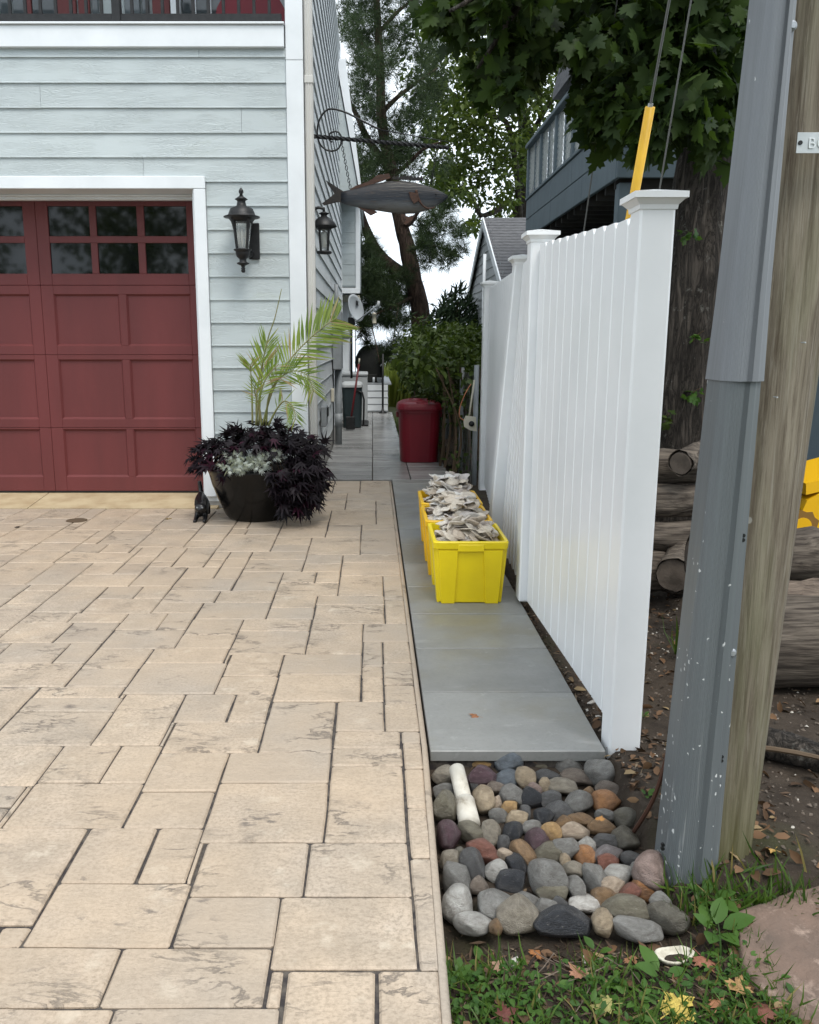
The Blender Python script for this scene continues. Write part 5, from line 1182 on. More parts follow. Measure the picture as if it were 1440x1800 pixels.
# ================================================================== far end of the side path
ac = thing('air_conditioner', 'pale grey boxed air conditioner unit at the far end of side wall', 'air conditioner', (-.3, 16.8, 0))
ax0, ax1 = at(600, 700, 16.4).x, at(646, 700, 16.4).x
zt = at(620, 655, 16.4).z; zb = -.0
MB().box(ax0, ax1, 16.4, 17.1, zb, zt-.07, .02).build('cabinet', M['acwhite'], ac); MB().box(ax0-.01, ax1+.01, 16.38, 17.12, zt-.068, zt, .02).build('lid', M['acwhite'], ac)
for k in range(6): MB().box(ax0+.05, ax1-.12, 16.388, 16.398, .2+.06*k, .23+.06*k, .003).build('louvre', M['greyplastic'], ac)
wb = thing('storage_bin', 'dark teal lidded bin against the side wall behind the conduit', 'bin', (-.4, 15.2, 0))
x0, x1 = at(601, 700, 15).x, at(637, 700, 15).x; zt = at(620, 672, 15).z
def lb2(L_): return [sq((x0+x1)/2, 15.25, w*(x1-x0)/2, d, z, 6, 24) for w, d, z in L_]
loft(lb2([(.86, .2, .0), (.9, .22, .02), (1.0, .25, zt-.1), (1.0, .25, zt-.09)]), 'body', 'teal', wb, False)
loft(lb2([(1.06, .27, zt-.088), (1.06, .27, zt-.05), (1.0, .25, zt-.02), (.8, .2, zt)]), 'lid', 'acwhite', wb, False)
MB().tube([(x1+.02, 15.05, .05), (x1+.03, 15.0, .5), (x1+.0, 15.0, .62), (x1-.1, 15.0, .66)], .016, 8).build('handle', M['black'], wb, True)
sv = thing('red_shovel', 'long red handled shovel leaning against the teal bin', 'shovel', at(616, 750, 14.6))
MB().tube([at(616, 745, 14.62), at(624, 690, 14.7), at(631, 640, 14.75)], .017, 8).build('handle', M['shovel'], sv, True)
MB().tube([at(631, 640, 14.75), at(632, 630, 14.75)], .014, 8).build('grip', M['beige'], sv, True)
MB().box(at(608, 740, 14.6).x, at(624, 740, 14.6).x, 14.58, 14.6, .02, .24, .008).build('blade', M['black'], sv)
dm = thing('door_mat', 'small dark mat lying in front of the air conditioner', 'mat', (-.2, 15.9, 0)); MB().box(at(632, 745, 15.7).x, at(648, 745, 15.7).x, 15.4, 16.2, .004, .03, .006).build('mat', M['black'], dm)
sp = thing('deck_steps', 'white panelled deck steps at the far end of side path', 'steps', (.1, 18.6, 0))
x0, x1 = at(646, 700, 18.5).x, at(682, 700, 18.5).x
for k in range(4):
    z0 = .01+.142*k; MB().box(x0, x1, 18.5+.03*k, 20.5, z0+.022, z0+.138, .004).build('riser', M['white'], sp); MB().box(x0, x1+.01, 18.47+.03*k, 20.5, z0, z0+.018, .003).build('tread', M['greyplastic'], sp)
MB().box(-2, x1+.08, 18.62, 23, .575, .61, .006).build('deck_board', M['greyplastic'], sp)
MB().tube([(at(673, 700, 18.3).x, 18.3, 0), (at(673, 700, 18.3).x, 18.3, at(674, 622, 18.3).z)], .022, 8).build('rail_post', M['black'], sp, True)
MB().lathe(at(673, 700, 18.3).x, 18.3, [(.09, .0), (.08, .02), (.03, .05), (.022, .12)], 10).build('post_base', M['black'], sp, True)
q = MB(); q.tube([(at(673, 620, 18.3).x, 18.3, at(674, 640, 18.3).z), (at(668, 640, 19).x, 19.3, .95), (at(662, 650, 19).x, 20, .95)], .015, 6); q.build('handrail', M['acwhite'], sp, True)
gr = thing('covered_grill', 'barbecue grill under a rounded black cover on the deck', 'grill', (-.07, 19.3, .61))
def grr(L_): return [sq(at(650, 640, 19.3).x+o, 19.3, w, d, z, 3.2, 24) for w, d, z, o in L_]
loft(grr([(.25, .25, .612, .05), (.27, .27, .8, .04), (.30, .3, .92, 0), (.325, .32, 1.03, -.01), (.31, .31, 1.17, .005), (.27, .28, 1.30, .03), (.20, .22, 1.38, .04), (.1, .12, 1.415, .03), (.02, .03, 1.42, .03)]), 'cover', 'cover', gr)
MB().box(at(636, 680, 19.2).x, at(664, 680, 19.2).x, 19.02, 19.1, .615, .8, .02).build('cover_hem', M['cover'], gr)
bk = thing('pail', 'small grey teal pail on the top deck step', 'pail', (at(667, 680, 18.75).x, 18.75, .61)); MB().lathe(at(667, 680, 18.75).x, 18.75, [(.04, .612), (.055, .72), (.058, .725), (.05, .722), (.04, .64)], 16).build('pail', M['dish'], bk, True)
cn = thing('white_canister', 'small white canister beside the pail on the deck step', 'canister', (at(657, 680, 18.75).x, 18.75, .61)); MB().lathe(at(657, 680, 18.75).x, 18.75, [(.022, .612), (.024, .72), (.02, .735), (.005, .735)], 12).build('canister', M['white'], cn, True)
sd_ = thing('satellite_dish', 'grey satellite dish on a dark mast beside the side wall', 'satellite dish', at(618, 655, 16.0))
MB().tube([at(618, 665, 16.0), at(618, 568, 16.0)], .022, 8).build('mast', M['black'], sd_, True)
c = at(623, 542, 15.9); ax = Vector((.62, -.72, .12)).normalized(); uu = ax.cross(Vector((0, 0, 1))).normalized(); ww = uu.cross(ax); tilt = .28
V = []; n = 28
for i in range(6):
    f = i/5
    for k in range(n):
        a = 2*PI*k/n; p = c+uu*(.17*f*math.cos(a)+.045*f*math.sin(a))+ww*(.245*f*math.sin(a))+ax*(.055*f*f); V.append(p)
F = [(i*n+k, i*n+(k+1) % n, (i+1)*n+(k+1) % n, (i+1)*n+k) for i in range(5) for k in range(n)]
V += [p-ax*.012 for p in V[:]]; mN = 6*n; F += [(a+mN, b+mN, c_+mN, d_+mN) for a, b, c_, d_ in F[:]]+[(5*n+k, 5*n+(k+1) % n, 5*n+(k+1) % n+mN, 5*n+k+mN) for k in range(n)]
mesh('reflector', V, F, M['dish'], sd_, True)
MB().tube([c-ww*.24+ax*.03, at(664, 536, 15.5)], .012, 6).build('feed_arm', M['dish'], sd_, True); MB().tube([at(664, 541, 15.5), at(666, 529, 15.5)], [.03, .022], 10).build('feed_horn', M['acwhite'], sd_, True)
MB().box(at(612, 565, 16).x, at(624, 565, 16).x, 15.95, 16.1, at(618, 572, 16).z, at(618, 558, 16).z, .01).build('bracket', M['black'], sd_)
lg = MB(); g0 = c+ww*.12-uu*.07+ax*.035; lg.add([g0, g0+uu*.05+ww*.02, g0+uu*.05-ww*.07, g0-ww*.08], [(0, 1, 2, 3)])
lg.add([Vector(p)+ax*.004 for p in lg.v], [(0, 1, 2, 3)]); lg.build('logo', M['black'], sd_)
sh = thing('shepherd_hook', 'thin black scroll garden hook beside the dish mast', 'garden hook', at(626, 655, 16.8))
q = MB(); limb(q, [at(625, 665, 16.8), at(625, 600, 16.8), at(625, 580, 16.8), at(629, 573, 16.8), at(631, 579, 16.8), at(628, 583, 16.8), at(626, 579, 16.8)], .008, .007, 6, 0); q.build('hook', M['black'], sh, True)
bf = thing('bird_feeder', 'small tan bird feeder hanging from the pine bough', 'bird feeder', at(658, 565, 18.5)); cF = at(658, 560, 18.5)
q = MB(); q.lathe(cF.x, cF.y, [(.05, cF.z-.1), (.045, cF.z-.09), (.045, cF.z+.08), (.06, cF.z+.085), (.01, cF.z+.13)], 12); q.build('tube', M['beige'], bf, True); MB().tube([cF+Vector((0, 0, .12)), cF+Vector((0, 0, .45))], .004, 4).build('hanger', M['black'], bf)
# string trimmer on the fence post: a pale guard plate with shaft and cord
tr = thing('line_trimmer', 'string trimmer hanging head down behind the far fence post', 'line trimmer', at(828, 745, 9.2))
MB().tube([at(824, 738, 9.15), at(834, 668, 9.2)], .010, 8).build('shaft', M['beige'], tr, True)
P = [at(*p, 9.1) for p in ((815, 740), (819, 731), (836, 733), (838, 758), (826, 756), (816, 750))]; q = MB(); q.prism([(p.x, p.z) for p in P], 9.08, 9.13, 1); q.build('guard', M['beige'], tr)
MB().tube([at(829, 745, 9.05), at(829, 745, 9.13)], .03, 12).build('spool', M['black'], tr, True)
q = MB(); limb(q, [at(828, 675, 9.15), at(818, 692, 9.1), at(809, 715, 9.1), at(808, 732, 9.1), at(816, 739, 9.1)], .005, .005, 5, 0); q.build('cord', M['cord'], tr, True)
# dark wire fence posts by the hedge
wf = thing('wire_fence', 'old dark chain link fence posts standing under the hedge', 'fence', (1.1, 10, 0))
for x, y, z in ((1.12, 9.3, 1.25), (1.06, 10.2, 1.2), (1.0, 11.4, 1.2), (1.0, 13, 1.2)): MB().tube([(x, y, -.1), (x, y, z)], .028, 8).build('post', M['greyplastic'], wf, True)
q = MB()
for k in range(28):
    for sgn in (1, -1):
        y = 9.3+.13*k; q.tube([(1.1-.03*(y-9.3), y, -.05 if sgn > 0 else 1.15), (1.1-.03*(y-9.3), y+.6, 1.15 if sgn > 0 else -.05)], .003, 3, False)
q.build('mesh_wire', M['wire'], wf)
pl_ = thing('wood_offcut', 'grey board offcut leaning on the hedge beside the red bin', 'board', (.98, 10.6, 0)); q = MB(); q.add([(.93, 10.45, 0), (1.05, 10.6, 0), (1.02, 10.75, .32), (.90, 10.6, .30), (.945, 10.43, 0), (1.065, 10.58, 0), (1.035, 10.73, .33), (.915, 10.58, .31)], [(0, 1, 2, 3), (4, 5, 6, 7), (0, 1, 5, 4), (1, 2, 6, 5), (2, 3, 7, 6), (3, 0, 4, 7)]); q.build('board', M['greywood'], pl_)
# ================================================================== hedge, reeds
hg = thing('hedge', 'overgrown green hedge along the side path behind the red bin', 'hedge', (1.0, 12.5, 0))
cs, rs = [], []
for k in range(330):
    y = random.uniform(9.9, 16.5); f = (y-9.9)/6.6
    xl = .62-.25*f+.1*math.sin(y*2); x = random.uniform(xl+.12, 2.0); z = random.uniform(.75, 1.62+.12*math.sin(y*1.7)) if x > xl+.3 else random.uniform(.85, 1.5)
    cs.append((x, y, z)); rs.append(random.uniform(.16, .26))
V1 = cloud(cs, rs, 60, .075, T_O6, .35, .8)
cs = [(random.uniform(.95, 1.9), random.uniform(9.6, 16), random.uniform(-.05, .8)) for k in range(170)]
V2 = cloud(cs, [.2]*170, 26, .07, T_O6, .4, .9)
cs = [at(random.uniform(700, 835), random.uniform(600, 668), random.uniform(9.5, 10.8)) for k in range(30)]; V3 = cloud(cs, [.1]*30, 7, .12, T_O6, .6, .7)
mesh('foliage', *join([V1, V2, V3]), M['hedge'], hg)
q = MB()
for k in range(50):
    y = random.uniform(9.8, 15.5); x = random.uniform(.8, 1.5); limb(q, [(x, y, -.1), (x+random.uniform(-.15, .15), y+random.uniform(-.2, .2), .5), (x+random.uniform(-.3, .3), y+random.uniform(-.3, .3), 1.2)], .018, .008, 5)
q.build('stems', M['twig'], hg)
rd = thing('reeds', 'tall yellow green reeds by the water past the deck steps', 'reeds', (.6, 24, -.2)); n = 1500
c = np.stack([rng.uniform(.2, 2.2, n), rng.uniform(22, 27, n), np.full(n, -.15)], 1); d = rng.normal(size=(n, 3))*.12; d[:, 2] += 1; nn = rng.normal(size=(n, 3)); nn[:, 1] -= 1
mesh('blades', *leaves(c, d, nn, rng.uniform(.7, 1.3, n), T_BL), M['reed'], rd)
gs = MB(); n = 900; c = np.stack([rng.uniform(.42, .9, n), rng.uniform(11, 18, n), np.full(n, -.1)], 1); d = rng.normal(size=(n, 3))*.5; d[:, 2] += 1
tag(mesh('lawn_grass', *leaves(c, d, rng.normal(size=(n, 3)), rng.uniform(.06, .16, n), T_BL), M['grass']), 'strip of rough grass beside the wet patio slabs', 'grass', None, 'stuff')
# ================================================================== trees
def tree(name, label, cat, base, trunk_limbs, crown, barkm, leafm, grp=None):
    t = thing(name, label, cat, base, grp)
    q = MB()
    for pts, r0, r1 in trunk_limbs: limb(q, pts, r0, r1, 12)
    q.build('trunk', M[barkm], t, True); mesh('crown', *crown, M[leafm], t); return t
# pine behind the fish
YPN = 20.
pl = lambda u, v, dy=0: at(u, v, YPN+dy)
base = Vector((pl(742, 600).x, YPN, -.2))
L1 = [base, pl(740, 560), pl(727, 495), pl(717, 440), pl(703, 385), pl(690, 310), pl(672, 220), pl(668, 110), pl(662, 0), pl(655, -160), pl(650, -300)]
LM = [(L1, .24, .03), ([pl(722, 490), pl(690, 470, .3), pl(662, 440, .6), pl(640, 395, .9), pl(622, 330, 1.2), pl(612, 260, 1.4)], .17, .06),
      ([pl(700, 380), pl(718, 395, -.2), pl(736, 372, -.4), pl(752, 360, -.6)], .07, .02), ([pl(688, 300), pl(650, 250, .3), pl(628, 205, .5), pl(600, 150, .6)], .1, .03), ([pl(690, 310), pl(715, 290, -.2), pl(745, 262, -.5), pl(775, 250, -.8)], .06, .02),
      ([pl(670, 200), pl(700, 170, 0), pl(740, 140, 0), pl(770, 120, 0)], .06, .02), ([pl(668, 110), pl(640, 80, 0), pl(610, 50, 0)], .05, .02), ([pl(664, 60), pl(700, 20), pl(740, -10)], .05, .02),
      ([pl(725, 440), pl(750, 430, -.3), pl(790, 440, -.5), pl(815, 455, -.7)], .03, .01), ([pl(660, 440, .6), pl(640, 480, .3), pl(645, 520, 0)], .04, .015), ([pl(730, 520), pl(690, 540, -.6), pl(650, 560, -1), pl(625, 600, -1.3)], .05, .008), ([pl(700, 540, -.5), pl(695, 575, -.7), pl(690, 610, -.9)], .02, .006), ([pl(650, 560, -1), pl(660, 600, -1.2), pl(668, 640, -1.3)], .015, .005)]
tc_, trr, tn = [], [], []
def pz(u0, u1, v0, v1, n, r=.42, d0=-1.6, d1=1.6):
    for k in range(n): tc_.append(pl(random.uniform(u0, u1), random.uniform(v0, v1), random.uniform(d0, d1))); trr.append(r*random.uniform(.7, 1.2))
pz(596, 760, -80, 110, 58); pz(605, 780, 60, 210, 42); pz(600, 700, 150, 300, 22); pz(700, 780, 180, 300, 14); pz(608, 640, 240, 330, 10); pz(640, 760, 255, 320, 14)
pz(640, 672, 455, 560, 36, .3); pz(670, 725, 480, 575, 34, .3); pz(730, 815, 395, 465, 22, .26); pz(735, 800, 350, 400, 10, .25); pz(636, 665, 395, 450, 8, .25)
pz(625, 700, 560, 650, 14, .14, -1.4, -.4); pz(680, 745, 590, 640, 8, .2); pz(560, 800, -260, -80, 60, .6)
def tufts(cs, rs, per, nl):
    c = np.array([tuple(p) for p in cs]); r = np.array(rs); c = np.repeat(c, per, 0); r = np.repeat(r, per)
    q = unit(rng.normal(size=(len(c), 3)))*(rng.random((len(c), 1))**.5); p = c+q*r[:, None]; ax = unit(q+rng.normal(size=q.shape)*.5+np.array([0, 0, .3]))
    p = np.repeat(p, 14, 0); ax = np.repeat(ax, 14, 0); d = ax+rng.normal(size=p.shape)*.62
    return leaves(p, d, rng.normal(size=p.shape), nl*rng.uniform(.7, 1.2, len(p)), T_ND)
big = [r > .2 for r in trr]
V, F = tufts(tc_, [q_*.66 for q_ in trr], 26, .25)
tree('pine_tree', 'tall pine with forked reddish trunk standing behind the carved fish', 'pine tree', base, LM, (V, F), 'pinebark', 'pine')
# broadleaf tree behind, right of the pine
YD2 = 25.
dl = lambda u, v, dy=0: at(u, v, YD2+dy)
dc_, dr = [], []
def dz(u0, u1, v0, v1, n, r=.6, per=None):
    for k in range(n): dc_.append(dl(random.uniform(u0, u1), random.uniform(v0, v1), random.uniform(-2, 2))); dr.append(r*random.uniform(.6, 1.2))
dz(720, 960, -120, 60, 60); dz(740, 1010, 40, 170, 70); dz(730, 960, 160, 260, 60, .5); dz(760, 900, 255, 340, 34, .42); dz(880, 960, 240, 310, 10, .36); dz(820, 900, 335, 365, 7, .3); dz(825, 935, 385, 415, 12, .28); dz(900, 1090, -60, 200, 60, .7); dz(740, 800, 300, 345, 12, .4); dz(1000, 1300, -150, 180, 46, .9)
base = Vector((4.6, 27, -.2))
DL = [([base, (4.6, 27, 2.5), dl(925, 250, 2), dl(900, 120, 2), dl(890, -100, 2)], .3, .1), ([(4.6, 27, 3.2), dl(905, 362, 1), dl(870, 372, .5), dl(845, 378, 0), dl(832, 350, 0), dl(812, 325, 0)], .11, .03), ([(4.6, 27, 3.6), dl(900, 240), dl(850, 200), dl(790, 160)], .1, .03), ([dl(925, 250, 2), dl(955, 200), dl(985, 150)], .09, .03), ([dl(900, 240), dl(880, 290), dl(850, 300)], .05, .02), ([dl(845, 378, 0), dl(840, 400), dl(828, 408)], .03, .01)]
tree('broadleaf_tree', 'leafy green tree arching behind the cottage roof and right of pine', 'tree', base, DL, cloud([tuple(p) for p in dc_], dr, 46, .18, T_OV, .35, .8), 'bark', 'decid')
# distant cedar tips behind the hedge
YC_ = 19.; cs = []; d = []; p_ = []
for (u, v, l) in ((780, 520, 75), (800, 505, 90), (815, 530, 70), (770, 545, 60), (790, 555, 80), (825, 560, 60), (808, 560, 80)):
    a = at(u-4, v+l*.9, YC_); b = at(u+random.uniform(0, 14), v, YC_)
    for k in range(240):
        f = random.random(); q = a.lerp(b, f); w = .34*(1-f)+.03
        p_.append(q+Vector((random.gauss(0, w), random.gauss(0, w), 0))); d.append((random.gauss(.35, .5), random.gauss(0, .4), random.uniform(.1, 1)))
cd = leaves(np.array([tuple(x) for x in p_]), np.array(d), rng.normal(size=(len(p_), 3)), rng.uniform(.14, .3, len(p_)), T_LN)
tree('cedar_tree', 'dark feathery cedar showing above the hedge beside the cottage', 'cedar', (2.2, 19, -.2), [([(2.1, 19, -.2), at(800, 600, 19), at(805, 530, 19)], .12, .02)], cd, 'pinebark', 'cedar')
# big maple right of the fence
YM = 6.1
ml = lambda u, v, dy=0: at(u, v, YM+dy)
tb0 = ml(1200, 905); MT = [Vector((tb0.x, YM, -.15)), Vector((tb0.x+.0, YM, .35)), ml(1204, 700), ml(1212, 500), ml(1228, 400), ml(1240, 300), ml(1256, 200), ml(1268, 60), ml(1262, -160), ml(1240, -420), ml(1220, -700)]
mt = thing('maple_tree', 'big rough barked maple rising beside the white fence post behind utility pole', 'maple tree', MT[0])
V = []; n = 40; S = []
for i in range(len(MT)-1):
    for k in range(8): S.append(MT[i].lerp(MT[i+1], k/8))
rad = lambda z: (.30-.05*min(1, max(0, (z-.2)/1.6))-.05*min(1, max(0, z-1.9)/.5)-.02*max(0, z-2.4)+.10*max(0, .3-z))
for p in S:
    for k in range(n):
        a = 2*PI*k/n; q = (math.cos(a)*2.2, math.sin(a)*2.2, p.z*1.1); r = max(.07, rad(p.z))*(1+.13*noise.noise(q)+.05*noise.noise((q[0]*3, q[1]*3, q[2]*2.2))+.05*noise.noise((q[0]*7, q[1]*7, q[2]*2.5)))
        V.append((p.x+r*math.cos(a), p.y+r*math.sin(a), p.z))
m = len(S); F = [(i*n+k, i*n+(k+1) % n, (i+1)*n+(k+1) % n, (i+1)*n+k) for i in range(m-1) for k in range(n)]
mesh('trunk', V, F, M['bark'], mt, True)
q = MB()
for pts, r0, r1 in (([ml(1262, 60), ml(1180, -60, -.5), ml(1080, -120, -.9), ml(960, -130, -1.2), ml(850, -110, -1.4)], .12, .03), ([ml(1268, 30), ml(1300, -100, .5), ml(1420, -250, .8)], .12, .04), ([ml(1262, -150), ml(1150, -300, 1), ml(1000, -420, 2)], .12, .03), ([ml(1150, -80, -.6), ml(1100, 20, -1), ml(1080, 140, -1.2), ml(1078, 230, -1.2)], .035, .01), ([ml(1000, -125, -1), ml(930, -20, -1.1), ml(880, 60, -1.2), ml(840, 120, -1.2)], .03, .008), ([ml(1240, 60), ml(1210, 90, -.6), ml(1190, 180, -.8)], .03, .01), ([ml(900, -110, -1.3), ml(850, -20, -1.4), ml(790, 20, -1.4)], .025, .008)):
    limb(q, pts, r0, r1, 9)
q.build('branches', M['bark'], mt, True)
mc, mr = [], []
def mz(u0, u1, v0, v1, n, r=.26, d0=-1.5, d1=.3):
    for k in range(n): mc.append(ml(random.uniform(u0, u1), random.uniform(v0, v1), random.uniform(d0, d1))); mr.append(r*random.uniform(.7, 1.25))
mz(750, 900, -70, 10, 16, .15); mz(760, 850, 0, 36, 5, .14); mz(880, 1100, -70, 20, 30, .17); mz(1060, 1300, -70, 130, 80, .2); mz(1100, 1300, 100, 190, 34, .18); mz(1045, 1110, 60, 180, 16, .14); mz(1040, 1095, 180, 245, 8, .11, -1.3, -.9); mz(865, 950, 50, 130, 14, .12); mz(835, 900, 115, 165, 8, .10); mz(1130, 1180, 200, 240, 7, .12); mz(1240, 1300, 200, 260, 6, .14); mz(985, 1050, 40, 100, 8, .12)
mz(820, 1500, -280, -90, 56, .36, -1.2, 1.5); mz(1100, 1700, -700, -280, 30, .7, 0, 3); mz(1060, 1300, -60, 120, 44, .3, .3, 2)
mesh('crown', *cloud([tuple(p) for p in mc], mr, 26, .105, T_MP, .95, .9, .4, .45), M['maple'], mt)
# sprigs growing out of the trunk, ivy at its foot
for lb_, uv, nl, mcol in (('small yellowing leaf sprig on the maple trunk near its bend', (1212, 412), 14, 'weed'), ('small green leaf sprig halfway up the maple trunk', (1228, 590), 10, 'weed'), ('low leafy sucker at the maple trunk beside the fence post', (1168, 735), 24, 'hedge'), ('brownish leaf sprig lower on the maple trunk', (1222, 690), 10, 'weed')):
    p = at(*uv, YM-.34); s_ = thing('leaf_sprig', lb_, 'sprig', p)
    mesh('leaves', *cloud([tuple(p)], [.07], nl, .05, T_MP, .4), M[mcol], s_)
    q = MB(); limb(q, [p+Vector((0, .12, -.05)), p+Vector((0, .03, 0)), p+Vector((.02, -.03, .03))], .006, .003, 5); q.build('stem', M['twig'], s_)
# undergrowth behind the trunk and fence
un = []
for k in range(90): un.append(at(random.uniform(1140, 1230), random.uniform(330, 900), random.uniform(8.5, 9.6)))
tag(mesh('undergrowth', *cloud([tuple(p) for p in un], [.3]*90, 26, .11, T_OV, .4), M['hedge']), 'dark leafy undergrowth behind the fence and maple trunk', 'undergrowth', None, 'stuff')
rdn = thing('red_flowers', 'small red flowers on the blue deck rail seen through leaves', 'flowers', at(1157, 232, 8.6)); mesh('petals', *cloud([tuple(at(u, v, 8.6)) for u, v in ((1150, 230), (1160, 228), (1165, 234))], [.07]*3, 24, .05, T_OV), M['red_flower'], rdn)
# trees across the street, seen in the door panes
for k, (x, y) in enumerate(((-9, -16), (-3, -19), (4, -17), (10, -20), (-15, -15))):
    cs = [(x+random.gauss(0, 2), y+random.gauss(0, 2), random.uniform(2, 8)) for _ in range(60)]
    tree('street_tree', 'leafy tree across the street behind the viewer', 'tree', (x, y, -.2), [([(x, y, -.2), (x, y, 2.5), (x+.3, y, 5)], .3, .1)], cloud(cs, [1.2]*60, 60, .35, T_OV), 'bark', 'decid', 'trees across the street')
# ================================================================== grass, weeds, leaf litter
M['creamshell'] = mat('cream_shell', (.6, .56, .46), .5, (.42, .38, .3), 30, bump=.3)
def zone(n, fn):
    P = []
    while len(P) < n:
        x, y, ok = fn()
        if ok: P.append((x, y, hgt(x, y)-.004))
    return np.array(P)
def front():
    x, y = random.uniform(.185, 1.35), random.uniform(1.45, 2.02)
    pxl = 655+1500*x/(y*CT+HC*ST)
    dens = noise.noise((x*4, y*4, 5))*.8+.55+(.35 if y < 1.75 else 0)+(.3 if x < .4 else 0)-(.5 if 1.82 < y < 1.96 and x > .35 and x < .75 else 0)
    on_flag = x > .99 and y < 2.08 and x-(.99+.0) > (1.99-y)*-.2 and (x-.95) > (2.1-y)*.25-.03
    return x, y, random.random() < dens and not (y > 1.93 and .2 < x < .92) and not (x > 1.0 and y < 2.05)
g1 = zone(1900, front)
def foot(): 
    x, y = random.uniform(.84, 1.5), random.gauss(2.12, .05)
    return x, y, random.random() < (1 if x < 1.2 else .5) and not (1.0 < x and y < 2.06)
g2 = zone(420, foot)
P = np.concatenate([g1, g2]); n = len(P); d = rng.normal(size=(n, 3))*.55; d[:, 2] += .75
sz = rng.uniform(.03, .10, n); sz[len(g1):] = rng.uniform(.06, .15, len(g2))
tag(mesh('grass', *leaves(P, d, rng.normal(size=(n, 3))+np.array([0, -.3, .5]), sz, T_BL), M['grass']), 'sparse green grass in the soil before the rocks and pole foot', 'grass', None, 'stuff')
P = zone(1900, front); n = len(P); P[:, 2] += rng.uniform(.006, .03, n); d = rng.normal(size=(n, 3)); d[:, 2] *= .3; nn = rng.normal(size=(n, 3))*.35; nn[:, 2] += 1
tag(mesh('clover_weeds', *leaves(P, d, nn, rng.uniform(.012, .032, n), T_O6), M['weed']), 'low clover and small weeds among the grass', 'weeds', None, 'stuff')
def plantain(u, v, label, nl=6, s=.07):
    p = gnd(u, v, -.05); p.z = hgt(p.x, p.y); t = thing('plantain_weed', label, 'weed', p); c = np.array([tuple(p)]*nl); a = np.arange(nl)*2.4+rng.uniform(0, 6)
    d = np.stack([np.cos(a), np.sin(a)-.2, rng.uniform(.3, .8, nl)], 1); o_ = [(.22, .0), (.34, .13), (.52, .21), (.7, .2), (.87, .11), (1, 0), (.87, -.11), (.7, -.2), (.52, -.21), (.34, -.13)]; n_ = len(o_)
    T_W = (np.array([(0, .02, 0), (0, -.02, 0), (.6, 0, .10)]+[(x, y, .10*math.sin(x*3)+.12*abs(y)) for x, y in o_]), np.array([(0, 1, 3)]+[(2, 3+k, 3+(k+1) % n_) for k in range(n_)]))
    mesh('leaves', *leaves(c, d, np.tile([0, -.2, 1.], (nl, 1)), rng.uniform(.7, 1.2, nl)*s, T_W), M['weed'], t)
plantain(1255, 1650, 'broad leaved plantain weed between flagstone and dark rock', 6, .10); plantain(1165, 1735, 'broad leaved plantain weed near the empty oyster shell', 4, .08); plantain(1245, 1590, 'tall bright weed at the corner of red flagstone', 6, .09); plantain(1135, 1420, 'small green seedling beside the pole guard', 4, .035); plantain(1130, 1275, 'small green weed at the foot of the fence post', 5, .045); plantain(805, 1700, 'leafy weed beside the driveway edge below the rocks', 6, .05); plantain(850, 1660, 'small leafy weed under the tan rock', 4, .05); plantain(1050, 1655, 'little broad weed in front of black rock', 3, .045)
gt = thing('grass_tuft', 'thin grass tuft growing by the log ends behind the fence post', 'grass tuft', gnd(1188, 1150)); c = np.array([tuple(gnd(1188, 1150))]*9); d = rng.normal(size=(9, 3))*.6; d[:, 2] += .9
mesh('blades', *leaves(c, d, rng.normal(size=(9, 3)), rng.uniform(.15, .3, 9), T_BL), M['grass'], gt)
# gravel, shell chips and mulch
def right():
    x, y = random.uniform(.9, 3.2), random.uniform(2.1, 5.0); return x, y, True and not (x < 1.0 and y < 2.2)
P = zone(3600, right); n = len(P); P[:, 2] += .004; d = rng.normal(size=(n, 3)); d[:, 2] *= .3; nn = rng.normal(size=(n, 3))*.5; nn[:, 2] += 1
T_CH = (np.array([(0, 0, 0), (.5, .35, .1), (1, 0, 0), (.5, -.3, .05), (.5, 0, .45)]), np.array([(0, 3, 4), (3, 2, 4), (2, 1, 4), (1, 0, 4)]))
M['gravel'] = leafmat('gravel_chips', (.05, .042, .034), (.15, .12, .095), 0, .7, (.42, .39, .34))
M['mulch'] = leafmat('mulch_bits', (.02, .014, .010), (.10, .065, .042), 0, .8, (.2, .15, .1))
tag(mesh('gravel', *leaves(P, d, nn, rng.uniform(.008, .022, n), T_CH), M['gravel']), 'gravel and shell chips scattered on soil around the pole', 'gravel', None, 'stuff')
def strip(): 
    y = random.uniform(2.95, 7.5); return random.uniform(.875, .965), y, True
def frontl(): return random.uniform(.2, 1.0), random.uniform(1.5, 2.0), True
P = np.concatenate([zone(1500, strip), zone(1500, right), zone(1800, frontl), zone(700, lambda: (random.uniform(.2, 1.1), random.uniform(1.9, 3.0), True))]); n = len(P); P[:, 2] += .006; P[:1500, 2] = -.05; d = rng.normal(size=(n, 3)); d[:, 2] *= .25; nn = rng.normal(size=(n, 3))*.4; nn[:, 2] += 1
tag(mesh('mulch', *leaves(P, d, nn, rng.uniform(.015, .05, n), T_LN), M['mulch']), 'dark mulch and leaf litter on the soil', 'mulch', None, 'stuff')
P = np.concatenate([zone(900, right), zone(260, lambda: (random.uniform(.88, 1.3), random.uniform(2.0, 3.1), True)), zone(160, frontl)]); n = len(P); P[:, 2] += .01; d = rng.normal(size=(n, 3)); d[:, 2] *= .35; nn = rng.normal(size=(n, 3))*.6; nn[:, 2] += 1
M['litter'] = leafmat('litter_leaves', (.05, .03, .018), (.17, .095, .05), .05, .7, (.24, .17, .09))
tag(mesh('leaf_litter', *leaves(P, d, nn, rng.uniform(.02, .06, n), T_O6), M['litter']), 'brown leaf litter scattered over the bare soil', 'leaf litter', None, 'stuff')
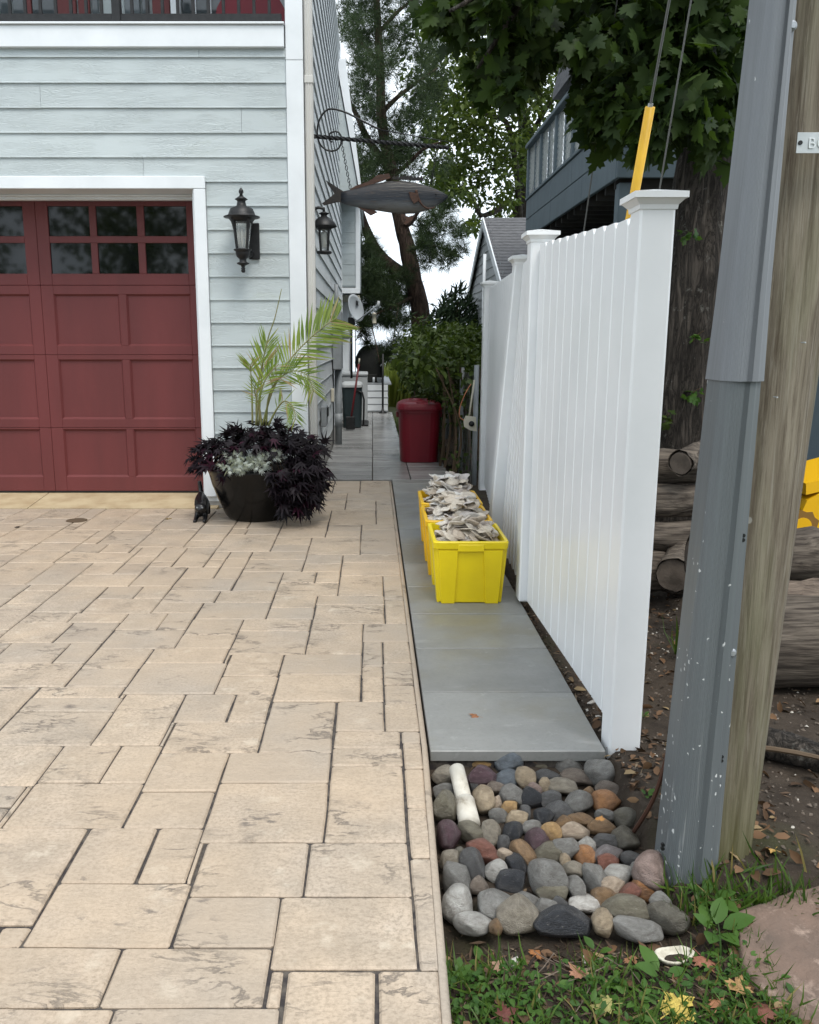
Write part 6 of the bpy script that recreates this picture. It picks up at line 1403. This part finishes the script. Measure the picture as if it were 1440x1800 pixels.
# fallen leaves one by one
def leafm_(k):
    R = random.Random(k); V = T_MP[0].copy(); V[:, 2] = V[:, 2]*R.uniform(.3, 2)+.1*np.sin(V[:, 0]*5+R.uniform(0, 6))*R.uniform(.3, 1)+.12*np.abs(V[:, 1])*R.uniform(-.5, 1)
    me = bpy.data.meshes.new('fallen_leaf'); st = [(-.45, .02, .02), (-.45, -.02, .02), (0, .015, .01), (0, -.015, .01)]; nV = len(V)
    me.from_pydata([(x-.35, y, z) for x, y, z in V]+[(x-.35, y, z) for x, y, z in st], [], [tuple(int(i) for i in f) for f in T_MP[1]]+[(nV, nV+1, nV+3, nV+2)]); me.materials.append(M['deadleaf']); return me
LMs = [leafm_(k) for k in range(5)]
for k, (u, v, s, col, rz, lab) in enumerate(((835, 1257, .045, (.33, .14, .06), 2.6, 'curled orange brown maple leaf on the nearest grey path slab'), (1192, 1778, .085, (.62, .47, .1), .5, 'yellow maple leaf lying in the grass at the bottom'), (1240, 1697, .06, (.3, .12, .07), 5, 'reddish brown fallen leaf left of the flagstone'), (1298, 1745, .06, (.42, .25, .1), 1, 'tan fallen leaf by the lower flagstone edge'), (1330, 1790, .08, (.19, .07, .045), 3.2, 'dark russet leaf at the bottom edge near flagstone'), (1245, 1525, .055, (.35, .16, .1), 2, 'pinkish brown leaf curled at the foot of the pole guard'), (1358, 1515, .05, (.5, .3, .08), 4, 'golden brown leaf right of the pole foot'), (945, 1650, .04, (.36, .15, .05), 1, 'small orange leaf against the front of black rock'), (1015, 1715, .05, (.34, .17, .1), 2.2, 'brown leaf in the bare soil below the rocks'), (1060, 1775, .055, (.33, .3, .1), 3, 'olive yellow leaf in the grass left of yellow leaf'), (890, 1783, .05, (.14, .04, .03), .3, 'dark red brown leaf in the grass by driveway'), (1110, 1690, .04, (.36, .17, .08), 5, 'small ginger leaf left of the empty oyster shell'), (1055, 1437, .03, (.45, .22, .06), 1, 'tiny orange leaf resting on the rocks at right'), (297, 912, .06, (.22, .15, .04), 1, 'brown leaf lying on the driveway near the cat'), (29, 926, .07, (.035, .025, .02), 2, 'dark dried leaf on the driveway near the drain'), (1195, 1010, .06, (.26, .1, .06), 2, 'russet leaf caught on the log pile'), (875, 1700, .035, (.33, .2, .13), 2.5, 'small faded leaf in weeds near driveway edge'), (1265, 1775, .05, (.4, .18, .09), .9, 'orange brown leaf right of the yellow leaf'))):
    z = {1055: .03, 1195: .66, 835: .006, 297: .004, 29: .004}.get(u, None); p = gnd(u, v, z if z is not None else -.03)
    if u == 1195: p = at(1195, 1010, 5.02)
    elif z is None: p.z = hgt(p.x, p.y)+.02
    o = bpy.data.objects.new('fallen_leaf', LMs[k % 5]); C.objects.link(o); o.location = p; o.scale = (s,)*3; o.rotation_euler = (random.gauss(.1, .15), random.gauss(0, .15), rz); o.color = (*col, 1); tag(o, lab, 'leaf', 'fallen leaves')
p = gnd(1186, 1684, -.03); oy = thing('oyster_shell', 'empty oyster half shell with cream rim lying open on soil by the grass', 'shell', p); R_ = [1+.16*math.sin(2*k*2*PI/26+.6)+.07*math.sin(3*k*2*PI/26)+random.uniform(-.04, .04) for k in range(26)]
loft([[(p.x+f*R_[k]*.042*math.cos(2*PI*k/26), p.y+f*R_[k]*.030*math.sin(2*PI*k/26), p.z+z+random.uniform(-.001, .001)) for k in range(26)] for f, z in ((.4, -.012), (.85, -.004), (1.08, .008), (1.1, .012), (1.0, .014), (.86, .008), (.62, -.002), (.3, -.004))], 'valve', 'creamshell', oy)
loft([[(p.x+.004+f*R_[k]*.028*math.cos(2*PI*k/26), p.y-.003+f*R_[k]*.019*math.sin(2*PI*k/26), p.z+z) for k in range(26)] for f, z in ((1.0, -.003), (.9, .002), (.5, .004))], 'soil_fill', 'soil', oy)
for u, v, lab in ((905, 1680, 'small white shell fragment in the grass left'), (1035, 1663, 'white shell chip in front of the long black rock'), (1040, 1235, 'white shell chip in the soil beside the fence foot'), (1050, 1262, 'larger shell chip in the soil near the fence post')):
    p = gnd(u, v, -.035); p.z = hgt(p.x, p.y)+.008 if v > 1500 else -.035; shell(p, .03, (.2, .2, random.random()*6), lab, 'loose shells on the soil', (.55, .52, .47))
for k in range(14):
    p = gnd(random.uniform(800, 1230), random.uniform(1650, 1790), -.04); p.z = hgt(p.x, p.y)+.012; a = random.uniform(0, PI); l = random.uniform(.03, .07)
    o = MB().tube([p-Vector((math.cos(a)*l, math.sin(a)*l, 0)), p, p+Vector((math.cos(a)*l, math.sin(a)*l, .012))], .0014, 4).build('dry_twig', M['greywood']); tag(o, 'thin dry twig lying in the grass before the rocks', 'twig', 'dry twigs in the grass')
